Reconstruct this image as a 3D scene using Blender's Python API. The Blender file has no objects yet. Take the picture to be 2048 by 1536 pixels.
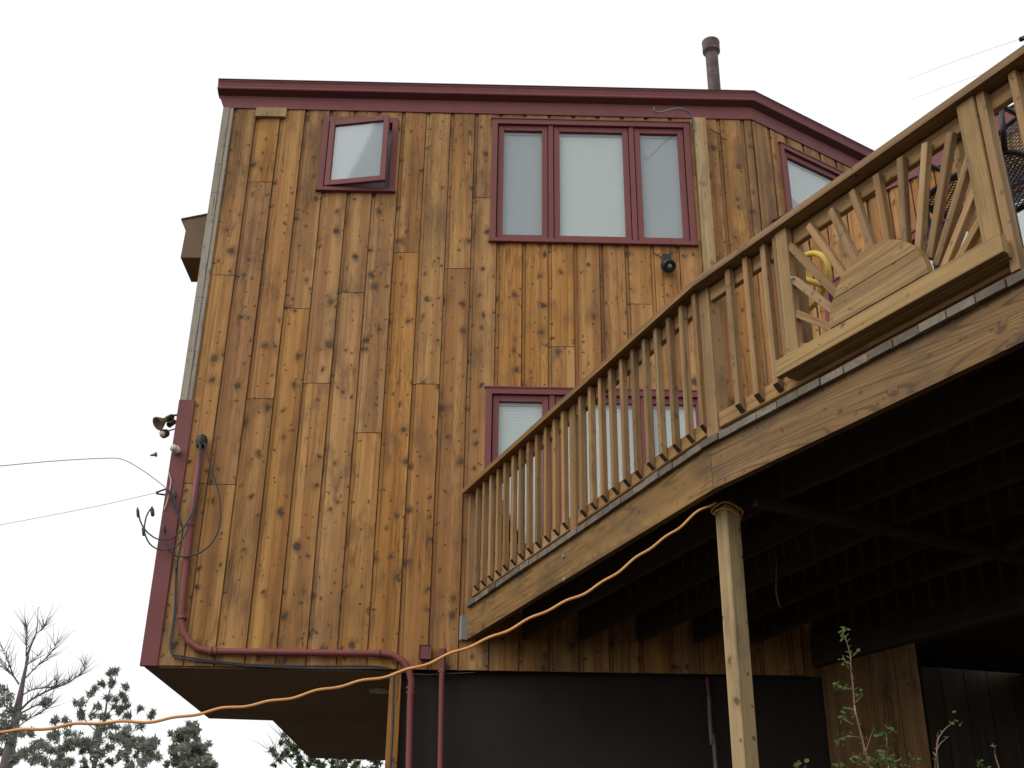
import bpy, math, random
from mathutils import Vector, Matrix
RND = random.Random(7)
SC = bpy.context.scene
COL = SC.collection

# ------------------------------------------------------------------ camera
FPX, PITCH, ROLL, YAW = 2348.34, 0.4518987, 0.0124896, 0.0149940
Fw = Vector((math.sin(YAW)*math.cos(PITCH), math.cos(YAW)*math.cos(PITCH), math.sin(PITCH)))
R0v = Vector((math.cos(YAW), -math.sin(YAW), 0)); U0v = R0v.cross(Fw)
Rv = R0v*math.cos(ROLL) + U0v*math.sin(ROLL)
Uv = -R0v*math.sin(ROLL) + U0v*math.cos(ROLL)
cam = bpy.data.cameras.new("camera"); cam_ob = bpy.data.objects.new("camera", cam); COL.objects.link(cam_ob)
cam.sensor_width = 36.0; cam.lens = FPX/2048*36; cam.clip_end = 2000; cam.clip_start = 0.05
cam_ob.matrix_world = Matrix(((Rv.x, Uv.x, -Fw.x, 0), (Rv.y, Uv.y, -Fw.y, 0), (Rv.z, Uv.z, -Fw.z, 0), (0, 0, 0, 1)))
SC.camera = cam_ob

# ------------------------------------------------------------------ sky, sun, exposure
SUN_EL, SUN_AZ = 42.0, -118.0     # azimuth: direction the sun stands in, from +Y clockwise
w = bpy.data.worlds.new("World"); SC.world = w; w.use_nodes = True
nt = w.node_tree; nt.nodes.clear()
out = nt.nodes.new("ShaderNodeOutputWorld"); bg = nt.nodes.new("ShaderNodeBackground")
sky = nt.nodes.new("ShaderNodeTexSky"); sky.sky_type = 'NISHITA'; sky.sun_disc = False
sky.sun_elevation = math.radians(SUN_EL); sky.sun_rotation = math.radians(SUN_AZ)
sky.air_density = 1.0; sky.dust_density = 4.0; sky.altitude = 1800
hs = nt.nodes.new("ShaderNodeHueSaturation"); hs.inputs['Saturation'].default_value = 0.12
mx = nt.nodes.new("ShaderNodeMixRGB"); mx.inputs[0].default_value = 0.75
mx.inputs[2].default_value = (15.3, 15.5, 15.6, 1)      # the even overcast layer
nt.links.new(sky.outputs[0], hs.inputs['Color']); nt.links.new(hs.outputs[0], mx.inputs[1])
nt.links.new(mx.outputs[0], bg.inputs[0]); bg.inputs[1].default_value = 0.1
nt.links.new(bg.outputs[0], out.inputs[0])
sd = bpy.data.lights.new("sun", 'SUN'); sd.energy = 1.5; sd.angle = math.radians(50); sd.color = (1.0, 0.95, 0.88)
so = bpy.data.objects.new("sun", sd); COL.objects.link(so)
az, el = math.radians(SUN_AZ), math.radians(SUN_EL)
so.rotation_euler = Vector((math.sin(az)*math.cos(el), math.cos(az)*math.cos(el), math.sin(el))).to_track_quat('Z', 'Y').to_euler()
SC.view_settings.view_transform = 'Standard'; SC.view_settings.look = 'None'
SC.view_settings.exposure = -0.25; SC.view_settings.gamma = 1.0
SC.view_settings.use_curve_mapping = False
SC.render.engine = 'CYCLES'
SC.cycles.max_bounces = 6; SC.cycles.diffuse_bounces = 3; SC.cycles.glossy_bounces = 2
SC.cycles.transparent_max_bounces = 8; SC.cycles.use_denoising = True

# ------------------------------------------------------------------ measuring: from a photo pixel (2048x1536) to a point on a plane of the place
def ray(x, y): return Fw + Rv*((x-1024)/FPX) + Uv*((768-y)/FPX)
def on_y(x, y, Y): d = ray(x, y); return d*(Y/d.y)
def on_z(x, y, Z): d = ray(x, y); return d*(Z/d.z)
def on_v(x, y, P, d2):            # vertical plane through plan point P along plan direction d2
    n = Vector((-d2[1], d2[0])); r = ray(x, y); t = (P[0]*n.x + P[1]*n.y)/(r.x*n.x + r.y*n.y); return r*t

# ------------------------------------------------------------------ helpers
WM = {}
UP = Vector((0, 0, 1))
def tag(o, label=None, cat=None, group=None, kind=None):
    if label: o['label'] = label
    if cat: o['category'] = cat
    if group: o['group'] = group
    if kind: o['kind'] = kind
    return o
def thing(name, loc=(0, 0, 0), label=None, cat=None, group=None, parent=None):
    o = bpy.data.objects.new(name, None); COL.objects.link(o); o.empty_display_size = 0.1
    m = Matrix.Translation(Vector(loc)); WM[o] = m
    if parent: o.parent = parent; o.matrix_basis = WM[parent].inverted() @ m
    else: o.matrix_basis = m
    return tag(o, label, cat, group)
def frame(org, X, Z):             # local Z along the grain, local X across
    Z = Vector(Z).normalized(); X = Vector(X); X = (X - Z*X.dot(Z)).normalized(); Y = Z.cross(X)
    return Matrix(((X.x, Y.x, Z.x, org[0]), (X.y, Y.y, Z.y, org[1]), (X.z, Y.z, Z.z, org[2]), (0, 0, 0, 1)))
def link(name, me, mat, parent=None, M=None):
    if mat is not None and not me.materials: me.materials.append(mat)
    o = bpy.data.objects.new(name, me); COL.objects.link(o)
    M = M or Matrix.Identity(4); WM[o] = M
    if parent is not None: o.parent = parent; o.matrix_basis = WM[parent].inverted() @ M
    else: o.matrix_basis = M
    return o
def mesh(name, V, F, smooth=False):
    me = bpy.data.meshes.new(name); me.from_pydata([tuple(v) for v in V], [], F); me.validate(); me.update()
    if smooth: me.polygons.foreach_set('use_smooth', [True]*len(me.polygons))
    return me
def world_mesh(name, V, F, mat, parent=None, M=None, smooth=False):   # vertices given in world space
    M = M or Matrix.Translation(sum((Vector(v) for v in V), Vector())/len(V)); Mi = M.inverted()
    return link(name, mesh(name, [Mi @ Vector(v) for v in V], F, smooth), mat, parent, M)
def prism(poly, l, V, F):         # poly: (x,y) list, extruded along z from l[0] to l[1]
    b = len(V); n = len(poly)
    for z in l: V += [(p[0], p[1], z) for p in poly]
    F += [[b+i, b+(i+1) % n, b+n+(i+1) % n, b+n+i] for i in range(n)]
    F += [[b+i for i in range(n)][::-1], [b+n+i for i in range(n)]]
def rect(x0, x1, y0, y1, c=0.0):
    if c <= 0: return [(x0, y0), (x1, y0), (x1, y1), (x0, y1)]
    return [(x0+c, y0), (x1-c, y0), (x1, y0+c), (x1, y1-c), (x1-c, y1), (x0+c, y1), (x0, y1-c), (x0, y0+c)]
_cache = {}
def beam(name, p0, p1, X, wd, th, mat, parent=None, c=0.004, end=None):
    """a squared timber from p0 to p1 (centre line), wd across X, th across the other way"""
    p0, p1 = Vector(p0), Vector(p1); L = (p1-p0).length
    key = (name, round(wd, 3), round(th, 3), round(L, 2), mat.name, end)
    if key not in _cache:
        V, F = [], []; prism(rect(-wd/2, wd/2, -th/2, th/2, c), (0, L), V, F)
        if end:                   # mitred lower end: z rises towards +y
            V = [(x, y, (z + (th/2-y)*end if z < L/2 else z)) for x, y, z in V]
        _cache[key] = mesh(name, V, F)
        if end: _cache[key].materials.append(mat); _cache[key].materials.append(M_CUT); _cache[key].polygons[len(F)-2].material_index = 1
    return link(name, _cache[key], mat, parent, frame(p0, X, p1-p0))
def box(name, org, X, Z, xr, yr, zr, mat, parent=None, c=0.0):
    V, F = [], []; prism(rect(xr[0], xr[1], yr[0], yr[1], c), zr, V, F)
    return link(name, mesh(name, V, F), mat, parent, frame(org, X, Z))
def tube_vf(pts, rad, V, F, n=8, caps=True):
    pts = [Vector(p) for p in pts]; b = len(V); N = len(pts)
    rad = rad if isinstance(rad, (list, tuple)) else [rad]*N
    up = None
    for i, p in enumerate(pts):
        t = (pts[min(i+1, N-1)] - pts[max(i-1, 0)]).normalized()
        if up is None: up = t.orthogonal()
        up = (up - t*up.dot(t)).normalized(); s = t.cross(up)
        for k in range(n):
            a = 2*math.pi*k/n; V.append(p + (up*math.cos(a) + s*math.sin(a))*rad[i])
    for i in range(N-1):
        for k in range(n):
            a = b+i*n+k; c = b+i*n+(k+1) % n; F.append([a, c, c+n, a+n])
    if caps: F.append([b+k for k in range(n)][::-1]); F.append([b+(N-1)*n+k for k in range(n)])
def tube(name, pts, rad, mat, parent=None, n=8):
    V, F = [], []; tube_vf(pts, rad, V, F, n); return world_mesh(name, V, F, mat, parent, smooth=True)
def smooth_path(pts, sub=6):      # Catmull-Rom
    pts = [Vector(p) for p in pts]; o = []
    for i in range(len(pts)-1):
        p0, p1, p2, p3 = pts[max(i-1, 0)], pts[i], pts[i+1], pts[min(i+2, len(pts)-1)]
        for k in range(sub):
            t = k/sub
            o.append(0.5*((2*p1) + (p2-p0)*t + (2*p0-5*p1+4*p2-p3)*t*t + (3*p1-p0-3*p2+p3)*t**3))
    return o + [pts[-1]]
def lathe_vf(org, axis, prof, V, F, n=16):    # prof: (distance along axis, radius)
    axis = Vector(axis).normalized(); u = axis.orthogonal().normalized(); s = axis.cross(u); b = len(V); org = Vector(org)
    for h, r in prof:
        for k in range(n):
            a = 2*math.pi*k/n; V.append(org + axis*h + (u*math.cos(a)+s*math.sin(a))*r)
    for i in range(len(prof)-1):
        for k in range(n):
            a = b+i*n+k; c = b+i*n+(k+1) % n; F.append([a, c, c+n, a+n])
    F.append([b+k for k in range(n)][::-1]); F.append([b+(len(prof)-1)*n+k for k in range(n)])
def lathe(name, org, axis, prof, mat, parent=None, n=16, smooth=True):
    V, F = [], []; lathe_vf(org, axis, prof, V, F, n); return world_mesh(name, V, F, mat, parent, smooth=smooth)

# ------------------------------------------------------------------ materials
class NT:
    def __init__(s, name):
        s.m = bpy.data.materials.new(name); s.m.use_nodes = True; s.t = s.m.node_tree; s.t.nodes.clear()
        s.out = s.n("ShaderNodeOutputMaterial")
    def n(s, typ, **kw):
        x = s.t.nodes.new(typ)
        for k, v in kw.items(): setattr(x, k, v)
        return x
    def l(s, a, b): s.t.links.new(a, b)
    def put(s, sock, v):
        if hasattr(v, 'node'): s.l(v, sock)
        elif isinstance(v, (tuple, list)) and len(v) == 3 and sock.type == 'RGBA': sock.default_value = (*v, 1)
        else: sock.default_value = v
    def math(s, op, a, b=None, c=None, clamp=False):
        x = s.n("ShaderNodeMath", operation=op); x.use_clamp = clamp
        for i, v in enumerate((a, b, c)):
            if v is not None: s.put(x.inputs[i], v)
        return x.outputs[0]
    def ss(s, v, a, b):           # smooth 0..1 between a and b (a may be > b)
        x = s.n("ShaderNodeMapRange", interpolation_type='SMOOTHSTEP'); s.put(x.inputs[0], v)
        if a < b: x.inputs[1].default_value = a; x.inputs[2].default_value = b; x.inputs[3].default_value = 0; x.inputs[4].default_value = 1
        else: x.inputs[1].default_value = b; x.inputs[2].default_value = a; x.inputs[3].default_value = 1; x.inputs[4].default_value = 0
        return x.outputs[0]
    def mix(s, f, a, b, mode='MIX'):
        x = s.n("ShaderNodeMixRGB", blend_type=mode); s.put(x.inputs[0], f); s.put(x.inputs[1], a); s.put(x.inputs[2], b); return x.outputs[0]
    def noise(s, vec, scale, detail=4, rough=.5, dist=0.0):
        x = s.n("ShaderNodeTexNoise"); s.l(vec, x.inputs['Vector']); x.inputs['Scale'].default_value = scale
        x.inputs['Detail'].default_value = detail; x.inputs['Roughness'].default_value = rough; x.inputs['Distortion'].default_value = dist
        return x.outputs['Fac']
    def scaled(s, vec, sc):
        x = s.n("ShaderNodeVectorMath", operation='MULTIPLY'); s.l(vec, x.inputs[0]); x.inputs[1].default_value = sc; return x.outputs[0]
    def add(s, a, b):
        x = s.n("ShaderNodeVectorMath", operation='ADD'); s.put(x.inputs[0], a); s.put(x.inputs[1], b); return x.outputs[0]
    def finish(s, col, rough, bump=None, strength=.3, dist=.002, spec=.3, metal=0.0):
        b = s.n("ShaderNodeBsdfPrincipled"); s.put(b.inputs['Base Color'], col); s.put(b.inputs['Roughness'], rough)
        b.inputs['Specular IOR Level'].default_value = spec; b.inputs['Metallic'].default_value = metal
        if bump is not None:
            x = s.n("ShaderNodeBump"); x.inputs['Strength'].default_value = strength; x.inputs['Distance'].default_value = dist
            s.l(bump, x.inputs['Height']); s.l(x.outputs[0], b.inputs['Normal'])
        s.l(b.outputs[0], s.out.inputs[0]); return s.m

def wood(name, light, mid, dark, knot=1.0, knot_scale=5.8, knot_r=.108, grey=0.0, nails=False, rings=0.0, var=.35, weather=0.0, mottle=1.0):
    t = NT(name); tc = t.n("ShaderNodeTexCoord"); oi = t.n("ShaderNodeObjectInfo")
    rnd = oi.outputs['Random']
    off = t.n("ShaderNodeCombineXYZ")
    for i, k in enumerate((37.1, 91.7, 53.3)): t.l(t.math('MULTIPLY', rnd, k), off.inputs[i])
    P = t.add(tc.outputs['Object'], off.outputs[0])
    # knots
    sx = t.n("ShaderNodeSeparateXYZ"); t.l(P, sx.inputs[0]); cxy = t.n("ShaderNodeCombineXYZ")
    t.l(t.math('ADD', sx.outputs[0], sx.outputs[1]), cxy.inputs[0]); t.l(t.math('MULTIPLY', sx.outputs[2], .82), cxy.inputs[1])
    Pk = cxy.outputs[0]
    wob = t.n("ShaderNodeTexNoise"); t.l(P, wob.inputs['Vector']); wob.inputs['Scale'].default_value = 16
    wv = t.n("ShaderNodeVectorMath", operation='MULTIPLY_ADD'); t.l(wob.outputs['Color'], wv.inputs[0]); wv.inputs[1].default_value = (.06, .05, .05); t.l(Pk, wv.inputs[2])
    vo = t.n("ShaderNodeTexVoronoi", voronoi_dimensions='2D'); t.l(wv.outputs[0], vo.inputs['Vector']); vo.inputs['Scale'].default_value = knot_scale; vo.inputs['Randomness'].default_value = 1.0
    d = vo.outputs['Distance']; sep = t.n("ShaderNodeSeparateColor"); t.l(vo.outputs['Color'], sep.inputs[0])
    size = t.math('MULTIPLY_ADD', t.math('MULTIPLY', sep.outputs[0], sep.outputs[0]), 1.0, .45)
    on = t.ss(t.math('ADD', sep.outputs[1], t.math('MULTIPLY', t.noise(t.scaled(P, (2.2, 2.2, .9)), 1, 2), .9)), .62, .72)
    dn = t.math('DIVIDE', d, size)
    kn = t.math('MULTIPLY', t.ss(dn, knot_r*1.35, knot_r*.55), on)
    halo = t.math('MULTIPLY', t.ss(dn, knot_r*3.0, knot_r*.8), on)
    # grain: pushed aside by the knots
    push = t.n("ShaderNodeVectorMath", operation='SCALE'); cx = t.n("ShaderNodeCombineXYZ"); t.l(halo, cx.inputs[0]); t.l(cx.outputs[0], push.inputs[0]); push.inputs['Scale'].default_value = .03
    Pg = t.add(P, push.outputs[0])
    g1 = t.noise(t.scaled(Pg, (110, 110, 1.3)), 1, 2, .6)
    g2 = t.noise(t.scaled(Pg, (26, 26, .35)), 1, 3, .6, .3)
    g3 = t.noise(t.scaled(Pg, (11, 11, .22)), 1, 2, .5)
    g4 = t.noise(t.scaled(Pg, (60, 60, .9)), 1, 4, .7)
    blot = t.noise(t.scaled(P, (6, 6, 2.4)), 1, 5, .65)
    c = t.mix(t.ss(g3, .36, .62), light, mid)
    c = t.mix(t.math('MULTIPLY', t.ss(g2, .50, .70), .60), c, dark)
    c = t.mix(t.math('MULTIPLY', t.ss(g1, .52, .74), .38), c, tuple(x*.7 for x in dark))
    c = t.mix(t.math('MULTIPLY', t.ss(g4, .60, .74), .55), c, tuple(x*.42 for x in dark))
    cg = t.noise(t.scaled(Pg, (4.5, 4.5, .30)), 1, 1.2, .4)
    fr_ = t.math('ABSOLUTE', t.math('SUBTRACT', t.math('FRACT', t.math('MULTIPLY', cg, 30)), .5))
    ln = t.math('MULTIPLY', t.ss(fr_, .19, .02), t.ss(t.noise(t.scaled(P, (4, 4, .9)), 1, 2), .46, .60))
    c = t.mix(t.math('MULTIPLY', ln, .22+rings*.42), c, tuple(x*.5 for x in dark))
    grey_c = (.17, .15, .13)
    gm = t.math('MULTIPLY', t.ss(blot, .47, .70), .62*mottle)
    c = t.mix(gm, c, tuple(.55*a+.2*b for a, b in zip(dark, grey_c)))
    if grey:
        gg = t.math('MULTIPLY_ADD', t.ss(t.noise(t.scaled(P, (20, 20, .9)), 1, 4), .3, .7), .4, .6)
        c = t.mix(t.math('MULTIPLY', gg, grey), c, (.36, .325, .26))
    if weather:                   # weathered patches over the wall, denser towards the top
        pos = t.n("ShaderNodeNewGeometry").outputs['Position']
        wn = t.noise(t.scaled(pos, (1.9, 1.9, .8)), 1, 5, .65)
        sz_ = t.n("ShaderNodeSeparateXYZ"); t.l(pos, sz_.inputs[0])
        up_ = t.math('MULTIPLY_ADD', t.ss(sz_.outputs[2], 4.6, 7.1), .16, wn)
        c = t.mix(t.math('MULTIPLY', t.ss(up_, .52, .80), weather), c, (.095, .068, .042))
        st = t.noise(t.scaled(pos, (14, 14, .5)), 1, 3, .6)
        c = t.mix(t.math('MULTIPLY', t.ss(st, .56, .8), weather*.7), c, (.13, .085, .05))
    # knots on top
    c = t.mix(t.math('MULTIPLY', halo, .33*knot), c, tuple(x*.55 for x in dark))
    tr_ = t.math('MULTIPLY', t.ss(t.noise(t.scaled(P, (60, 60, 5)), 1, 3, .6), .50, .66), t.ss(t.noise(t.scaled(P, (4, 4, 1.5)), 1, 3), .5, .62))
    c = t.mix(t.math('MULTIPLY', tr_, .55*mottle), c, tuple(x*.42 for x in dark))
    kc = t.mix(t.math('FRACT', t.math('MULTIPLY', dn, 26)), (.050, .036, .028), (.10, .072, .052))
    c = t.mix(t.math('MULTIPLY', kn, t.math('MULTIPLY_ADD', sep.outputs[2], .30*knot, .60*knot, clamp=True)), c, kc)
    # pin knots
    v2 = t.n("ShaderNodeTexVoronoi", voronoi_dimensions='2D'); t.l(t.add(wv.outputs[0], (3.3, 1.7, 5.1)), v2.inputs['Vector']); v2.inputs['Scale'].default_value = 11
    s2 = t.n("ShaderNodeSeparateColor"); t.l(v2.outputs['Color'], s2.inputs[0])
    pk = t.math('MULTIPLY', t.ss(v2.outputs['Distance'], .12, .06), t.ss(s2.outputs[0], .68, .74))
    c = t.mix(t.math('MULTIPLY', pk, .7*knot), c, (.055, .04, .03))
    if nails:
        so_ = t.n("ShaderNodeSeparateXYZ"); t.l(tc.outputs['Object'], so_.inputs[0])
        sw = t.n("ShaderNodeSeparateXYZ"); t.l(t.n("ShaderNodeNewGeometry").outputs['Position'], sw.inputs[0])
        fz = t.math('ABSOLUTE', t.math('SUBTRACT', t.math('FRACT', t.math('ADD', t.math('DIVIDE', sw.outputs[2], .61), t.math('MULTIPLY', rnd, .04))), .5))
        dz = t.math('MULTIPLY', fz, .61)
        dx = t.math('ABSOLUTE', t.math('SUBTRACT', t.math('ABSOLUTE', t.math('SUBTRACT', so_.outputs[0], .122)), .062))
        dd = t.math('SQRT', t.math('ADD', t.math('MULTIPLY', dz, dz), t.math('MULTIPLY', dx, dx)))
        c = t.mix(t.math('MULTIPLY', t.ss(dd, .0055, .0035), .85), c, (.03, .022, .02))
        gx = t.math('MINIMUM', t.math('ABSOLUTE', t.math('SUBTRACT', so_.outputs[0], .031)), t.math('ABSOLUTE', t.math('SUBTRACT', t.math('ABSOLUTE', t.math('SUBTRACT', so_.outputs[0], .113)), .113)))
        gd = t.math('MULTIPLY', t.ss(gx, .0050, .0012), t.math('MULTIPLY_ADD', t.ss(t.noise(t.scaled(P, (3, 3, 3)), 1, 4), .35, .6), .40, .35))
        c = t.mix(gd, c, (.045, .028, .018))
    hv = t.n("ShaderNodeHueSaturation"); t.l(c, hv.inputs['Color'])
    t.l(t.math('MULTIPLY_ADD', rnd, var, 1-var*.5), hv.inputs['Value'])
    t.l(t.math('MULTIPLY_ADD', t.math('FRACT', t.math('MULTIPLY', rnd, 7.3)), .005, .4975), hv.inputs['Hue'])
    t.l(t.math('MULTIPLY_ADD', t.math('FRACT', t.math('MULTIPLY', rnd, 13.7)), .12, .95), hv.inputs['Saturation'])
    h = t.math('ADD', t.math('MULTIPLY', g1, .6), t.math('MULTIPLY', g2, .7))
    h = t.math('SUBTRACT', h, t.math('MULTIPLY', kn, .3))
    return t.finish(hv.outputs[0], .72, h, .35, .003, .22)

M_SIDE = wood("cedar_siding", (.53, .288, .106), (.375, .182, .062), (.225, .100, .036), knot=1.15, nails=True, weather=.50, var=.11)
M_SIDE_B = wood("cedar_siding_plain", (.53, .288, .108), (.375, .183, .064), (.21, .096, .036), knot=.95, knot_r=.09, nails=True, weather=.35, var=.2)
M_POST = wood("pale_post_timber", (.50, .37, .185), (.41, .29, .14), (.24, .155, .07), knot=1.0, knot_r=.10, knot_scale=4.5, var=.1, mottle=.8)
M_LOWER = wood("dark_lower_siding", (.31, .17, .07), (.23, .12, .046), (.12, .065, .027), knot=.7, var=.3)  # darker brown siding for the boards below the deck
M_RAIL = wood("railing_timber", (.41, .255, .115), (.30, .175, .075), (.17, .095, .042), knot=.7, knot_r=.05, var=.32, mottle=.7)
M_BEAM = wood("rim_timber", (.33, .192, .075), (.245, .138, .053), (.13, .072, .030), knot=.8, knot_r=.07, knot_scale=2.5, rings=1.0, var=.12, mottle=1.1)
M_PANEL = wood("sun_panel_timber", (.41, .265, .112), (.32, .20, .082), (.19, .115, .048), knot=.6, knot_r=.06, rings=.35, var=.2, mottle=.6)
M_DECK = wood("deck_board_grey", (.19, .15, .11), (.13, .10, .075), (.07, .055, .04), knot=.3, grey=.22, var=.7)
M_GREY = wood("weathered_board", (.42, .37, .30), (.34, .28, .21), (.2, .16, .12), knot=.5, grey=.75, var=.12, mottle=1.3)
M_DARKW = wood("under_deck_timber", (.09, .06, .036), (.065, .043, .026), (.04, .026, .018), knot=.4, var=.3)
M_TRIMW = wood("trim_timber", (.50, .37, .20), (.42, .29, .14), (.26, .17, .08), knot=.5, var=.1, mottle=.7)
M_CUT = wood("cut_end_timber", (.075, .05, .032), (.055, .037, .024), (.03, .02, .014), knot=.1, var=.3)

def paint(name, col, rough=.5, var=.12, bump=.15, dirt=0.25, scale=6, spec=.35):
    t = NT(name); tc = t.n("ShaderNodeTexCoord").outputs['Object']
    n1 = t.noise(t.scaled(tc, (scale, scale, scale*.6)), 1, 5, .6); n2 = t.noise(tc, 70, 3)
    c = t.mix(t.math('MULTIPLY', t.ss(n1, .35, .75), dirt), col, tuple(x*.55 for x in col))
    c = t.mix(t.math('MULTIPLY', t.ss(n2, .5, .8), var), c, tuple(min(1, x*1.5+.02) for x in col))
    return t.finish(c, rough, t.math('ADD', n2, n1), bump, .002, spec)
M_RED = paint("barn_red_paint", (.205, .063, .062), .6)
M_REDPIPE = paint("red_painted_pipe", (.235, .068, .062), .5)
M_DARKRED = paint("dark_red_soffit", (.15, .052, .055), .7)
M_BLACK = paint("black_metal", (.018, .018, .020), .45)
M_CABLE = paint("black_cable", (.055, .058, .065), .5, dirt=.4)
M_GREYC = paint("grey_flexible_conduit", (.16, .17, .17), .5)
M_GALV = paint("galvanised_metal", (.30, .31, .30), .45, spec=.5)
M_PALE = paint("pale_plastic", (.62, .60, .52), .5)
M_YELLOW = paint("yellow_plastic_hose", (.62, .42, .035), .4, dirt=.3)
M_ORANGE = paint("orange_cord_rubber", (.78, .37, .12), .5, dirt=.2, scale=20)
M_STUCCO = paint("dark_brown_stucco", (.040, .032, .027), .9, .3, .6, .4, 3, .1)
M_SOFFIT = paint("brown_plywood", (.33, .235, .155), .8, .1, .2, .5, 1.5, .15)
M_ROOF = paint("roof_edge_metal", (.05, .045, .045), .6)
M_DARK = paint("dark_interior", (.02, .02, .02), .9)
M_GRIND = paint("dusty_brown_box", (.20, .14, .085), .8, dirt=.4)
def rust():
    t = NT("weathered_flue_pipe"); tc = t.n("ShaderNodeTexCoord").outputs['Object']
    n1 = t.noise(tc, 9, 6, .7); n2 = t.noise(t.scaled(tc, (30, 30, 8)), 1, 4)
    c = t.mix(t.ss(n1, .35, .65), (.075, .058, .058), (.17, .11, .095)); c = t.mix(t.ss(n2, .6, .8), c, (.26, .24, .23))
    return t.finish(c, .7, n1, .3, .004, .3)
M_FLUE = rust()
def shade(name, col, pleat):
    t = NT(name); tc = t.n("ShaderNodeTexCoord").outputs['Object']; n = t.noise(tc, 3, 3)
    s = t.n("ShaderNodeSeparateXYZ"); t.l(tc, s.inputs[0])
    wv = t.math('SINE', t.math('MULTIPLY', s.outputs[2], 2*math.pi/.028))
    c = t.mix(t.math('MULTIPLY', n, .3), col, tuple(x*.85 for x in col))
    if pleat: c = t.mix(t.math('MULTIPLY', t.ss(wv, .2, 1), .06), c, tuple(x*.8 for x in col))
    return t.finish(c, .8, wv if pleat else n, .12, .003, .2)
M_SHADE = shade("pleated_shade", (.66, .69, .67), True)
M_SHADE_W = shade("white_behind_glass", (.70, .71, .70), False)
M_SHADE_DIM = shade("screened_shade", (.44, .46, .47), False)
def glass(name="window_glass", refl=.07, tint=(.93, .95, .95)):
    t = NT(name); tr = t.n("ShaderNodeBsdfTransparent"); tr.inputs[0].default_value = (*tint, 1)
    gl = t.n("ShaderNodeBsdfGlossy"); gl.inputs['Roughness'].default_value = .03; gl.inputs[0].default_value = (.9, .95, 1, 1)
    tc = t.n("ShaderNodeTexCoord").outputs['Object']; bp = t.n("ShaderNodeBump"); bp.inputs['Strength'].default_value = .03
    t.l(t.noise(tc, 2.5, 1), bp.inputs['Height']); t.l(bp.outputs[0], gl.inputs['Normal'])
    fr = t.n("ShaderNodeFresnel"); fr.inputs[0].default_value = 1.5
    f = t.math('MULTIPLY', t.math('ADD', fr.outputs[0], refl-.04), t.math('SUBTRACT', 1.0, t.n("ShaderNodeNewGeometry").outputs['Backfacing']))
    ms = t.n("ShaderNodeMixShader"); t.l(f, ms.inputs[0]); t.l(tr.outputs[0], ms.inputs[1]); t.l(gl.outputs[0], ms.inputs[2])
    t.l(ms.outputs[0], t.out.inputs[0]); return t.m
M_GLASS = glass()
def leafmat(name, a, b, tr=.25):
    t = NT(name); tc = t.n("ShaderNodeTexCoord").outputs['Object']; n = t.noise(tc, 3, 3)
    c = t.mix(t.ss(n, .35, .65), a, b); bs = t.n("ShaderNodeBsdfDiffuse"); t.l(c, bs.inputs[0])
    tl = t.n("ShaderNodeBsdfTranslucent"); t.l(c, tl.inputs[0]); ms = t.n("ShaderNodeMixShader"); ms.inputs[0].default_value = tr
    t.l(bs.outputs[0], ms.inputs[1]); t.l(tl.outputs[0], ms.inputs[2]); t.l(ms.outputs[0], t.out.inputs[0]); return t.m
M_NEEDLE = leafmat("pine_needles", (.17, .185, .15), (.28, .30, .24))  # needles lifted towards pale grey, distant glare put into their colour
M_LEAF = leafmat("small_green_leaves", (.060, .125, .040), (.14, .18, .06), .3)
M_LEAF2 = leafmat("yellow_green_leaves", (.07, .11, .05), (.12, .15, .07), .3)
M_BARK = paint("bark", (.17, .135, .135), .9, .3, .6, .4, 10)
M_TWIG = paint("twig_bark", (.27, .17, .11), .8, .3, .3, .3, 30)
M_GROUND = paint("bare_ground", (.045, .036, .026), .95, .3, .5, .5, .8, .1)

# ------------------------------------------------------------------ ground
V = []; F = []
N = 40
for j in range(N+1):
    for i in range(N+1):
        x = -600+1200*i/N; y = -600+1200*j/N
        V.append((x, y, -1.6 + (0 if math.hypot(x, y) < 40 else .8*math.sin(x*.02)*math.cos(y*.017))))
for j in range(N):
    for i in range(N): a = j*(N+1)+i; F.append([a, a+1, a+N+2, a+N+1])
g = link("ground", mesh("ground", V, F, True), M_GROUND); tag(g, kind='structure')
GZ = -1.6

# ------------------------------------------------------------------ the house
Y0 = 8.8                                        # the front wall stands 8.8 m away
XL, XR = -2.566, 2.34
ZB = 1.893                                      # underside of the front wall
ZF = 7.072                                      # lower edge of the frieze
dB = Vector((math.cos(math.radians(32)), math.sin(math.radians(32)), 0)); nB = Vector((dB.y, -dB.x, 0))
aC = math.radians(28.9); dC = Vector((math.sin(aC), -math.cos(aC), 0)); nC = Vector((-math.cos(aC), -math.sin(aC), 0))
PB = Vector((XR, Y0, 0)); PC = Vector((2.50, 8.90, 0))
house = thing("house", (0, 11, GZ), "tall cedar clad house with barn red windows and gutter above the deck", "house")

def zA(x, y): return on_y(x, y, Y0).z
winU = (-.081, 1.752, 5.641, 6.993)
winL = (-.083, 1.765, on_y(1030, 1110, Y0).z, 4.215)
pS1, pS2 = on_y(650, 240, Y0), on_y(788, 390, Y0)
winS = ((pS1.x + on_y(633, 390, Y0).x)/2 - .0, (pS2.x + on_y(799, 241, Y0).x)/2, pS2.z, (pS1.z+on_y(799, 241, Y0).z)/2)

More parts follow.
